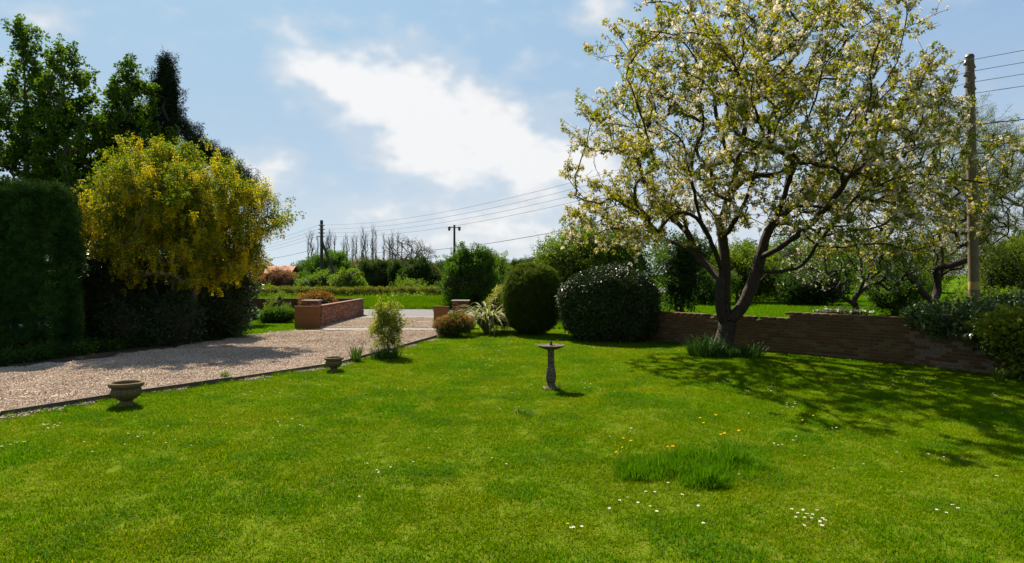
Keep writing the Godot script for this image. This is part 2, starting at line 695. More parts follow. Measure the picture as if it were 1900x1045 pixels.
# ---------------------------------------------------------------- brickwork
func brick_mesh(l: float, h: float, t: float, seed_: int) -> ArrayMesh:
	var mb := MB.new()
	var k := RandomNumberGenerator.new()
	k.seed = seed_
	var ch := 0.006
	# front and back faces with worn, chamfered arrises
	var outer := []
	var inner := []
	for s in [[-1, -1], [1, -1], [1, 1], [-1, 1]]:
		var j := Vector3(k.randf_range(-0.003, 0.003), k.randf_range(-0.003, 0.003), 0)
		outer.append(Vector3(s[0] * l * 0.5, s[1] * h * 0.5, 0) + j)
		inner.append(Vector3(s[0] * (l * 0.5 - ch), s[1] * (h * 0.5 - ch), 0) + j)
	for z in [-1.0, 1.0]:
		var zo := Vector3(0, 0, z * (t * 0.5 - ch))
		var zi := Vector3(0, 0, z * t * 0.5)
		mb.facen(inner[0] + zi, inner[1] + zi, inner[2] + zi, inner[3] + zi, Vector3(0, 0, z))
		for i in 4:
			var e := (i + 1) % 4
			mb.facen(outer[i] + zo, outer[e] + zo, inner[e] + zi, inner[i] + zi, (outer[i] + outer[e]) + Vector3(0, 0, z * 0.1))
	var za := Vector3(0, 0, t * 0.5 - ch)
	for i in 4:
		var e := (i + 1) % 4
		mb.facen(outer[i] - za, outer[e] - za, outer[e] + za, outer[i] + za, outer[i] + outer[e])
	return mb.mesh(false, false)


# lays bricks along a ground line; height(distance) gives the top; the 300 nearest the camera are parts, the rest one part
func brick_wall(root: Node3D, line: Array, height: Callable, thick: float, tones: Array, salt = null) -> void:
	var meshes := [brick_mesh(0.215, 0.065, thick, 1), brick_mesh(0.215, 0.065, thick, 2), brick_mesh(0.212, 0.064, thick, 3)]
	var half := brick_mesh(0.102, 0.065, thick, 4)
	var curve := Curve3D.new()
	for q in line:
		curve.add_point(Vector3(q.x, 0, q.y))
	var total := curve.get_baked_length()
	var laid := []
	var course := 0
	while course < 30:
		var y := 0.012 + course * 0.075 + 0.0325
		var at := 0.1075 if course % 2 == 0 else 0.215
		if course % 2 == 1:
			laid.append([0.051, y, true])
		while at < total - 0.05:
			laid.append([at, y, false])
			at += 0.225
		course += 1
	var placed := []
	var patch := FastNoiseLite.new()
	patch.frequency = 0.9
	patch.seed = 8
	for b in laid:
		var top: float = height.call(b[0])
		if b[1] + 0.03 > top:
			continue
		var p := curve.sample_baked(b[0])
		var q := curve.sample_baked(minf(b[0] + 0.1, total))
		var p0 := curve.sample_baked(maxf(b[0] - 0.1, 0.0))
		var d := (q - p0).normalized()
		var bs := Basis(d, Vector3.UP, d.cross(Vector3.UP))
		bs = bs * Basis(Vector3.UP, rng.randfn(0, 0.006)) * Basis(Vector3.BACK, rng.randfn(0, 0.006))
		var off: Vector3 = bs.z * rng.randfn(0, 0.0025)
		var white: float = salt.call(b[0], b[1]) if salt != null else 0.0
		var mat: Material = M.salt_brick if rng.randf() < white else M[tones[clampi(int(2.5 + patch.get_noise_2d(b[0], b[1] * 1.6) * 4.5 + rng.randfn(0, 0.8)), 0, 4)]]
		var pos := Vector3(p.x, b[1], p.z) + off
		placed.append([(root.position + pos).length(), Transform3D(bs, pos), half if b[2] else meshes[rng.randi() % 3], mat])
	placed.sort_custom(func(x, y): return x[0] < y[0])
	var rest := {}
	for i in placed.size():
		var b: Array = placed[i]
		if i < 300:
			part("brick", b[2], b[3], root, b[1])
		else:
			var key := str(b[3].resource_name)
			if not rest.has(key):
				rest[key] = [b[3], []]
			rest[key][1].append([b[2], b[1]])
	if rest.size():
		var am := ArrayMesh.new()
		for key in rest:
			var st := SurfaceTool.new()
			st.begin(Mesh.PRIMITIVE_TRIANGLES)
			for b in rest[key][1]:
				st.append_from(b[0], 0, b[1])
			st.generate_normals()
			st.commit(am)
			am.surface_set_material(am.get_surface_count() - 1, rest[key][0])
		var o := MeshInstance3D.new()
		o.name = "brickwork"
		o.mesh = am
		o.set_meta("kind", "stuff")
		root.add_child(o, true)
	# mortar bed between and behind the bricks
	var mb := MB.new()
	var w := thick * 0.5 - 0.012
	var k := int(ceil(total / 0.15))
	for i in k:
		var a := total * i / k
		var e := total * (i + 1) / k
		var pa := curve.sample_baked(a)
		var pe := curve.sample_baked(e)
		var d := (pe - pa).normalized().cross(Vector3.UP) * w
		var top := floorf((minf(height.call(a), height.call(e)) - 0.075) / 0.075) * 0.075 + 0.075
		var u := Vector3.UP * maxf(top, 0.02)
		mb.facen(pa + d, pe + d, pe + d + u, pa + d + u, d)
		mb.facen(pa - d, pe - d, pe - d + u, pa - d + u, -d)
		mb.facen(pa + d + u, pe + d + u, pe - d + u, pa - d + u, Vector3.UP)
	part("mortar", mb.mesh(false, false), M.mortar, root)


# ---------------------------------------------------------------- flat sheets
func sheet(called: String, poly: PackedVector2Array, y: float, mat: Material) -> MeshInstance3D:
	var mb := MB.new()
	for q in poly:
		mb.add(Vector3(q.x, y, -q.y))
	var t := Geometry2D.triangulate_polygon(poly)
	for i in range(0, t.size(), 3):
		var a := mb.v[t[i]]
		if (mb.v[t[i + 2]] - a).cross(mb.v[t[i + 1]] - a).y > 0.0:
			mb.tri(t[i], t[i + 1], t[i + 2])
		else:
			mb.tri(t[i], t[i + 2], t[i + 1])
	var o := part(called, mb.mesh(true, false), mat, self)
	o.set_meta("kind", "structure")
	return o


# ================================================================ the scene
func _ready() -> void:
	rng.seed = 20240511
	make_camera_and_light()
	make_materials()
	ground()
	brick_things()
	lawn_grass()
	gravel()
	far_side()
	left_side()
	shrubs_by_the_gate()
	right_side()
	cherry()
	lawn_things()
	poles_and_wires()


func make_camera_and_light() -> void:
	var cam := Camera3D.new()
	cam.name = "camera"
	cam.fov = 45.37
	cam.position = Vector3(0, 2.0, 0)
	cam.rotation_degrees = Vector3(-0.573, 0, 0)
	cam.near = 0.1
	cam.far = 3000.0
	add_child(cam)
	cam.current = true
	var sun := DirectionalLight3D.new()
	sun.name = "sun"
	add_child(sun)
	sun.look_at_from_position(SUN_TO * 50.0, Vector3.ZERO, Vector3.UP)
	sun.light_energy = 1.6
	sun.light_color = Color(1.0, 0.95, 0.86)
	sun.light_angular_distance = 0.5
	sun.shadow_enabled = true
	var e := Environment.new()
	e.background_mode = Environment.BG_SKY
	e.tonemap_mode = Environment.TONE_MAPPER_LINEAR
	e.tonemap_exposure = 3.2
	e.sdfgi_enabled = true
	e.ssao_enabled = true
	e.ssil_enabled = true
	e.sky = Sky.new()
	var sm := PanoramaSkyMaterial.new()
	sm.panorama = sky_picture(1.0 / 3.2)
	e.sky.sky_material = sm
	var w := WorldEnvironment.new()
	w.name = "environment"
	w.environment = e
	add_child(w)


# clear spring sky: blue overhead, pale at the horizon and towards the sun, with drifts of white cloud all round
func sky_picture(k: float) -> ImageTexture:
	var w := 2048
	var h := 1024
	var field := PackedFloat32Array()
	field.resize(w * h / 2)
	# clouds: azimuth, elevation, half width, half height (degrees), tilt, weight
	var clouds := [
		[-16.5, 16.2, 3.6, 1.7, -0.3, 0.75], [-13.0, 15.2, 4.6, 2.6, -0.3, 1.0], [-9.5, 14.2, 5.6, 4.2, -0.3, 1.1], [-5.0, 12.2, 6.0, 4.6, -0.28, 1.15], [-1.0, 10.6, 6.2, 3.9, -0.22, 1.15], [3.5, 9.6, 5.0, 2.4, -0.12, 1.1], [7.0, 9.0, 3.4, 1.7, -0.1, 0.8], [-7.0, 9.6, 4.4, 2.0, -0.2, 0.7], [-17.5, 18.0, 3.2, 1.2, -0.7, 0.5],
		[-23.0, 7.9, 4.2, 1.4, -0.1, 1.1], [-19.2, 8.8, 1.8, 1.3, 0.5, 1.1], [-12.0, 5.4, 6.5, 1.3, -0.08, 0.75], [1.0, 4.6, 6.5, 2.1, 0.05, 0.85], [-4.0, 2.6, 12.0, 1.8, 0.0, 0.8], [7.3, 21.2, 2.6, 2.0, 0.3, 0.95],
		[-34.5, 17.2, 1.8, 1.3, -0.5, 0.7], [-40.0, 14.0, 3.0, 1.6, -0.3, 0.8], [14.5, 23.5, 3.0, 0.9, 0.1, 0.5], [17.0, 5.5, 6.0, 2.4, 0.0, 0.85], [27.0, 3.5, 8.0, 1.8, 0.0, 0.7], [-28.0, 3.0, 8.0, 1.6, 0.0, 0.6],
	]
	var far := RandomNumberGenerator.new()
	far.seed = 77
	for i in 90:
		var az := far.randf_range(48, 312)
		var el := 3.0 + 60.0 * pow(far.randf(), 1.8)
		var tilt := far.randf_range(-0.4, 0.2)
		for j in 3:
			clouds.append([az + j * 4.0, el - j * 4.0 * sin(tilt) * -1.0, far.randf_range(3, 7), far.randf_range(1.2, 2.8), tilt, far.randf_range(0.6, 1.2)])
	for q in clouds:
		var reach := 2.6 * maxf(q[2], q[3])
		for r in range(maxi(0, int((90.0 - q[1] - reach) / 180.0 * h)), mini(h / 2, int((90.0 - q[1] + reach) / 180.0 * h) + 1)):
			var el := 90.0 - (r + 0.5) / h * 180.0
			var wide := maxf(0.2, cos(deg_to_rad(el)))
			for cc in range(int((q[0] - reach / wide) / 360.0 * w), int((q[0] + reach / wide) / 360.0 * w) + 1):
				var dx: float = ((cc + 0.5) / w * 360.0 - q[0]) * wide
				var dy: float = el - q[1]
				var a: float = dx * cos(q[4]) + dy * sin(q[4])
				var b: float = -dx * sin(q[4]) + dy * cos(q[4])
				var g := exp(-(a * a / (q[2] * q[2]) + b * b / (q[3] * q[3])) * 1.2)
				var at := r * w + posmod(cc, w)
				field[at] += q[5] * g
	var n := FastNoiseLite.new()
	n.frequency = 1.0
	n.fractal_octaves = 6
	n.fractal_gain = 0.55
	n.seed = 5
	var data := PackedFloat32Array()
	data.resize(w * h * 4)
	var sun := SUN_TO.normalized()
	for r in h:
		var el := PI * (0.5 - (r + 0.5) / h)
		var y := sin(el)
		var ce := cos(el)
		for cc in w:
			var o := (r * w + cc) * 4
			data[o + 3] = 1.0
			if r >= h / 2:
				data[o] = 0.16 * k
				data[o + 1] = 0.2 * k
				data[o + 2] = 0.1 * k
				continue
			var az := TAU * (cc + 0.5) / w
			var x := sin(az) * ce
			var z := -cos(az) * ce
			var up := 1.0 - exp(-y / 0.25)
			var toward := acos(clampf(x * sun.x + y * sun.y + z * sun.z, -1, 1))
			var glow := exp(-pow(toward / 0.72, 2.0))
			var cr := lerpf(0.78, 0.13, up)
			var cg := lerpf(0.835, 0.33, up)
			var cb := lerpf(0.87, 0.64, up)
			cr = lerpf(cr, 0.52, glow * 0.9)
			cg = lerpf(cg, 0.74, glow * 0.9)
			cb = lerpf(cb, 0.89, glow * 0.9)
			# wisps stretched along the horizon
			var q := Vector3(x, y * 1.9, z) * 5.0
			var f := field[r * w + cc]
			var nz := n.get_noise_3dv(q * 2.4)
			var fine := n.get_noise_3d(q.x * 5.0, q.y * 5.0, q.z * 5.0 + 9.0)
			var d := smoothstep(-0.05, 1.55, f * (0.95 + 0.4 * nz) + nz * 0.7 + fine * 0.36 - 0.02)
			d = maxf(d, 0.28 * smoothstep(0.05, 0.5, f + nz * 0.5))
			var lit := 0.76 + 0.14 * smoothstep(0.2, 1.6, f + fine * 0.9 + nz * 0.5) + glow * 0.06
			data[o] = lerpf(cr, lit * 0.985, d) * k
			data[o + 1] = lerpf(cg, lit * 1.0, d) * k
			data[o + 2] = lerpf(cb, lit * 1.02, d) * k
	return ImageTexture.create_from_image(Image.create_from_data(w, h, false, Image.FORMAT_RGBAF, data.to_byte_array()))


# ---------------------------------------------------------------- ground, drive, road
# all as (x, depth)
const EDGE := [Vector2(-9.3, 7.2), Vector2(-7.17, 9.43), Vector2(-6.46, 10.78), Vector2(-5.25, 12.6), Vector2(-3.88, 14.7), Vector2(-3.05, 18.2), Vector2(-2.37, 21.2)]
const BACK := [Vector2(-2.2, 22.2), Vector2(-1.6, 25.4), Vector2(0.2, 25.6), Vector2(3.2, 23.6), Vector2(4.4, 20.3), Vector2(7.35, 16.95), Vector2(8.8, 15.2), Vector2(9.9, 13.1), Vector2(11.0, 11.0), Vector2(11.6, 8.0)]
var lawn_poly := PackedVector2Array()
var drive_poly := PackedVector2Array()
var side_poly := PackedVector2Array()


func ground() -> void:
	sheet("ground", PackedVector2Array([Vector2(-900, -40), Vector2(900, -40), Vector2(900, 1400), Vector2(-900, 1400)]), -0.03, M.field)
	lawn_poly = PackedVector2Array(EDGE)
	lawn_poly.append_array(PackedVector2Array(BACK))
	lawn_poly.append_array(PackedVector2Array([Vector2(10.5, -3), Vector2(-13, -3), Vector2(-13, 4)]))
	sheet("lawn", lawn_poly, 0.0, M.turf)
	var l := [Vector2(-2.37, 24.6), Vector2(-2.3, 31.2), Vector2(-7.25, 31.2), Vector2(-7.28, 25.0), Vector2(-7.95, 24.4), Vector2(-8.7, 21.7), Vector2(-9.0, 18.5), Vector2(-9.75, 16.1), Vector2(-10.8, 13.7), Vector2(-12.5, 10.5), Vector2(-15, 7), Vector2(-11, 4.5)]
	drive_poly = PackedVector2Array(EDGE)
	drive_poly.append_array(PackedVector2Array(l))
	sheet("driveway", drive_poly, 0.02, M.gravel_bed)
	side_poly = PackedVector2Array([Vector2(-7.6, 24.6), Vector2(-7.6, 33.0), Vector2(-22, 33.0), Vector2(-22, 14), Vector2(-11.0, 14), Vector2(-9.1, 18.5), Vector2(-8.75, 21.7)])
	sheet("side_lawn", side_poly, -0.004, M.turf)
	sheet("road", PackedVector2Array([Vector2(-120, 31.8), Vector2(-1, 31.8), Vector2(3.5, 33.2), Vector2(7.0, 37.0), Vector2(9.5, 44), Vector2(13.5, 60), Vector2(26, 105), Vector2(18, 107), Vector2(6.5, 62), Vector2(3.0, 46), Vector2(0.5, 41.2), Vector2(-3, 39.4), Vector2(-120, 39.4)]), 0.0, M.asphalt)
	# concrete strip between gravel and road, and the drain channel between the gate piers
	var mb := MB.new()
	mb.box(Vector3(-4.8, 0.0, -31.5), Vector3(5.0, 0.05, 0.55))
	var c := part("road_edge_kerb", mb.mesh(false, false), M.concrete, self)
	c.set_meta("kind", "structure")
	var ch := thing("drain_channel", "pale grey drainage channel set across the gravel drive between the gates", "drain", Vector3(-4.6, 0.0, -24.3))
	mb = MB.new()
	mb.box(Vector3(0, 0.022, 0.2), Vector3(4.5, 0.044, 0.16))
	mb.box(Vector3(0, 0.022, -0.2), Vector3(4.5, 0.044, 0.16))
	part("surround", mb.mesh(false, false), M.concrete, ch)
	mb = MB.new()
	for i in 90:
		mb.box(Vector3(-2.23 + i * 0.05, 0.028, 0), Vector3(0.03, 0.02, 0.236))
	mb.box(Vector3(0, 0.012, 0), Vector3(4.49, 0.01, 0.236))
	part("grating", mb.mesh(false, false), M.galvanised, ch)
	# grass bank beyond the road
	mb = MB.new()
	var prof := [[39.4, 0.0], [40.2, 0.12], [42.0, 0.3], [46.5, 0.36], [49.0, -0.02]]
	for i in prof.size() - 1:
		var a: Array = prof[i]
		var b: Array = prof[i + 1]
		mb.facen(Vector3(-120, a[1], -a[0]), Vector3(-0.5, a[1], -a[0]), Vector3(-0.5, b[1], -b[0]), Vector3(-120, b[1], -b[0]), Vector3.UP)
	var v := part("verge", mb.mesh(false, false), M.field, self)
	v.set_meta("kind", "structure")
	# bare earth under the left hedge and shrubs, and along the foot of the old wall
	sheet("soil_bed", PackedVector2Array([Vector2(-9.2, 18.6), Vector2(-8.9, 21.0), Vector2(-10, 23.5), Vector2(-22, 23.5), Vector2(-22, 14.2), Vector2(-11.1, 14.2), Vector2(-9.9, 16.3)]), 0.004, M.soil)
	sheet("bare_earth", PackedVector2Array([Vector2(-9.2, 7.1), Vector2(-7.1, 9.3), Vector2(-6.8, 9.2), Vector2(-6.9, 8.9), Vector2(-7.4, 8.3), Vector2(-8.9, 6.8)]), 0.006, M.soil)
	# timber edging: boards laid end to end
	var ed := thing("timber_edging", "dark weathered timber boards edging the gravel drive along the lawn", "edging", Vector3(-5.25, 0, -12.6))
	var o2 := Vector2(-5.25, 12.6)
	for i in EDGE.size() - 1:
		var a: Vector2 = EDGE[i]
		var b: Vector2 = EDGE[i + 1]
		var k := maxi(1, int(round(a.distance_to(b) / 2.2)))
		for j in k:
			var p := a.lerp(b, (j + 0.0) / k)
			var q := a.lerp(b, (j + 1.0) / k)
			var mid := (p + q) * 0.5 - o2
			var d := Vector3(q.x - p.x, 0, -(q.y - p.y)).normalized()
			var bs := Basis(d, Vector3.UP, d.cross(Vector3.UP)) * Basis(Vector3.BACK, rr(-0.006, 0.006))
			var bm := MB.new()
			var ln := p.distance_to(q) - 0.012
			bm.box(Vector3.ZERO, Vector3(ln, 0.16, 0.05))
			part("board", bm.mesh(false, false), M.timber, ed, Transform3D(bs, Vector3(mid.x, 0.012 + rr(-0.01, 0.012), -mid.y)))


func away(p: Vector3) -> bool:
	# outside the picture, with a margin for a step to the side
	var d := -p.z
	return d < 3.2 or absf(p.x) > d * 0.80 + 1.8


func lawn_grass() -> void:
	var cols := [Color(0.062, 0.137, 0.002), Color(0.136, 0.202, 0.003)]
	var meshes := []
	for i in 3:
		var mb := MB.new()
		for k in 620:
			var at := Vector3(rr(-0.24, 0.24), 0, rr(-0.24, 0.24))
			var a := rr(0, TAU)
			var out := Vector3(cos(a), 0, sin(a))
			var up := (Vector3.UP + out * rr(0.3, 1.6)).normalized()
			out = (out - up * out.dot(up)).normalized()
			var col := mixc(cols[0], cols[1], pow(rng.randf(), 1.3))
			if rng.randf() < 0.05:
				col = Color(0.28, 0.24, 0.05)
			mb.strap(at, up, out, rr(0.022, 0.05), rr(0.0028, 0.005), rr(0.2, 1.1), 2, col)
		meshes.append(mb.mesh(false))
	# clover and broad weeds among the grass
	var clover := MB.new()
	for k in 170:
		var at := Vector3(rr(-0.2, 0.2), rr(0.012, 0.035), rr(-0.2, 0.2))
		var a := rr(0, TAU)
		var al := Vector3(cos(a), rr(-0.2, 0.5), sin(a)).normalized()
		clover.leaf(at, al, al.cross(Vector3.UP + rdir() * 0.3).normalized(), rr(0.015, 0.03), rr(0.012, 0.02), 0.002, mixc(Color(0.03, 0.1, 0.008), Color(0.07, 0.15, 0.012), rng.randf()))
	meshes.append(clover.mesh(false))
	var sw := [Swarm.new(), Swarm.new(), Swarm.new(), Swarm.new()]
	var big := FastNoiseLite.new()
	big.frequency = 0.35
	big.seed = 3
	big.fractal_octaves = 3
	var small := FastNoiseLite.new()
	small.frequency = 2.2
	small.seed = 9
	small.fractal_octaves = 3
	var hues := FastNoiseLite.new()
	hues.frequency = 0.9
	hues.seed = 33
	hues.fractal_octaves = 3
	var dry := FastNoiseLite.new()
	dry.frequency = 0.8
	dry.seed = 21
	var z := 3.4
	while z < 24.5:
		var step := 0.27 + z * 0.006
		var x := -(z * 0.8 + 1.8)
		while x < z * 0.8 + 1.8:
			var p := Vector2(x + rr(-0.5, 0.5) * step, z + rr(-0.5, 0.5) * step)
			x += step
			if not Geometry2D.is_point_in_polygon(p, lawn_poly):
				continue
			if p.distance_to(Vector2(-7.2, 8.8)) < 0.35:
				continue
			var b := big.get_noise_2d(p.x, p.y)
			var s := small.get_noise_2d(p.x, p.y)
			var t := clampf(0.5 + b * 0.6 + s * 0.8, 0, 1)
			var col := mixc(Color(0.66, 0.86, 0.8), Color(1.2, 1.08, 1.0), t)
			var hue := 1.0 + 0.32 * hues.get_noise_2d(p.x, p.y) + rr(-0.06, 0.06)
			col.r *= hue
			var dr := smoothstep(0.3, 0.7, dry.get_noise_2d(p.x, p.y) + s * 0.5)
			col = mixc(col, Color(1.45, 1.0, 1.6), dr * 0.7)
			var hgt := lerpf(1.25, 0.75, t) * rr(0.85, 1.15)
			var wide := 1.0 + z * 0.012
			var bs := Basis(Vector3.UP, rr(0, TAU)).scaled(Vector3(wide, hgt, wide))
			sw[rng.randi() % 3].put(Vector3(p.x, 0.0, -p.y), bs, col)
			if t < 0.3 and rng.randf() < 0.5:
				sw[3].put(Vector3(p.x, 0.0, -p.y), yaw(rr(0.8, 1.2)), Color(1, 1, 1))
		z += step
	for i in 4:
		var o := swarm("lawn_grass" if i < 3 else "clover", sw[i], meshes[i], M.grass, self)
		tag(o, ["short mown yellow-green grass of the garden lawn", "fine lawn grass with dry straw-coloured blades", "thick lawn grass with lush darker patches", "dark green clover leaves spread low through the lawn"][i], "grass" if i < 3 else "clover", "", "stuff")
	# longer, coarser grass: side lawn, verge and the meadow beyond the old wall
	var far := MB.new()
	for k in 420:
		var at := Vector3(rr(-0.6, 0.6), 0, rr(-0.6, 0.6))
		var a := rr(0, TAU)
		var out := Vector3(cos(a), 0, sin(a))
		var up := (Vector3.UP + out * rr(0.1, 0.7)).normalized()
		out = (out - up * out.dot(up)).normalized()
		far.strap(at, up, out, rr(0.06, 0.16), rr(0.008, 0.014), rr(0.2, 1.0), 2, mixc(Color(0.05, 0.125, 0.004), Color(0.1, 0.175, 0.006), rng.randf()))
	var fm := far.mesh(false)
	var s1 := Swarm.new()
	for i in 700:
		var p := Vector2(rr(-22, -7.6), rr(21, 33))
		if Geometry2D.is_point_in_polygon(p, side_poly) and p.y > 21.0 - (p.x + 9) * 0.0:
			s1.put(Vector3(p.x, 0, -p.y), yaw(1).scaled(Vector3(1, 0.45, 1)), mixc(Color(0.9, 0.95, 1), Color(1.2, 1.15, 1), rng.randf()))
	tag(swarm("side_lawn_grass", s1, fm, M.grass, self), "bright mown grass beside the wooden gate beyond the drive", "grass", "", "stuff")
	s1 = Swarm.new()
	var vn := FastNoiseLite.new()
	vn.frequency = 0.5
	for i in 3600:
		var p := Vector2(rr(-34, -0.5), rr(39.5, 47.5))
		var y := 0.12 * clampf((p.y - 39.4) / 0.8, 0, 1) + 0.18 * clampf((p.y - 40.2) / 1.8, 0, 1)
		s1.put(Vector3(p.x, y, -p.y), yaw(1).scaled(Vector3(1.1, rr(1.0, 2.2) + 2.4 * maxf(0.0, vn.get_noise_2d(p.x + 50.0, p.y * 2.0)) * smoothstep(40.0, 44.0, p.y), 1.1)), mixc(Color(0.65, 0.8, 0.9), Color(1.25, 1.1, 1), clampf(0.5 + vn.get_noise_2d(p.x, p.y * 2.0) + rr(-0.3, 0.3), 0, 1)))
	tag(swarm("verge_grass", s1, fm, M.grass, self), "long green grass on the bank across the road", "grass", "", "stuff")
	s1 = Swarm.new()
	for i in 13000:
		var d := 16.0 + 56.0 * pow(rng.randf(), 0.8)
		var p := Vector2(rr(-1.4, d * 0.8 + 4.0), d)
		if p.x < 4.4 + (20.3 - d) * 0.72 + 1.6 or (d > 31 and d < 40 and p.x < 6.5) or d < 20.5 and p.x < 6.0:
			continue
		var f := 1.0 + d / 45.0
		s1.put(Vector3(p.x, -0.03, -p.y), yaw(1).scaled(Vector3(f, rr(0.9, 1.7), f)), mixc(Color(0.85, 1.0, 0.9), Color(1.15, 1.15, 1), rng.randf()))
	tag(swarm("meadow_grass", s1, fm, M.grass, self), "bright green grass of the paddock beyond the old brick wall", "grass", "", "stuff")


func gravel() -> void:
	var pal := [Color(0.42, 0.3, 0.22), Color(0.52, 0.4, 0.3), Color(0.34, 0.23, 0.16), Color(0.6, 0.5, 0.4), Color(0.25, 0.17, 0.12), Color(0.45, 0.28, 0.19), Color(0.66, 0.58, 0.48)]
	var meshes := []
	for v in 2:
		var mb := MB.new()
		for k in 420:
			var at := Vector3(rr(-0.3, 0.3), rr(0.0, 0.012), rr(-0.3, 0.3))
			var r := rr(0.008, 0.019)
			var b := Basis(rdir(), rr(0, TAU)).scaled(Vector3(r, r * rr(0.5, 0.8), r * rr(0.7, 1.0)))
			var col: Color = pal[rng.randi() % pal.size()]
			col = mixc(col, Color(0.34, 0.265, 0.2), 0.3) * 0.74
			var i := mb.v.size()
			for d in [Vector3.UP, Vector3.RIGHT, Vector3.BACK, Vector3.LEFT, Vector3.FORWARD, Vector3.DOWN]:
				mb.add(at + b * (d + rdir() * 0.3), col)
			for q in [[1, 2], [2, 3], [3, 4], [4, 1]]:
				mb.tri(i, i + q[1], i + q[0])
				mb.tri(i + 5, i + q[0], i + q[1])
		meshes.append(mb.mesh(false))
	var sw := [Swarm.new(), Swarm.new()]
	var n := FastNoiseLite.new()
	n.frequency = 0.5
	n.fractal_octaves = 3
	var z := 7.0
	while z < 31.5:
		var x := -14.0
		while x < -2.0:
			var p := Vector2(x + rr(-0.14, 0.14), z + rr(-0.14, 0.14))
			x += 0.42
			if not Geometry2D.is_point_in_polygon(p, drive_poly) or away(Vector3(p.x, 0, -p.y)) or absf(p.y - 24.3) < 0.5:
				continue
			var t := clampf(0.5 + n.get_noise_2d(p.x, p.y) * 0.9, 0, 1)
			sw[rng.randi() % 2].put(Vector3(p.x, 0.02, -p.y), yaw(1.0), mixc(Color(0.82, 0.8, 0.78), Color(1.1, 1.1, 1.1), t))
		z += 0.42
	for i in 2:
		tag(swarm("gravel", sw[i], meshes[i], M.pebble, self), ["pinkish beige gravel spread over the driveway", "coarse tan pea shingle over the driveway"][i], "gravel", "", "stuff")


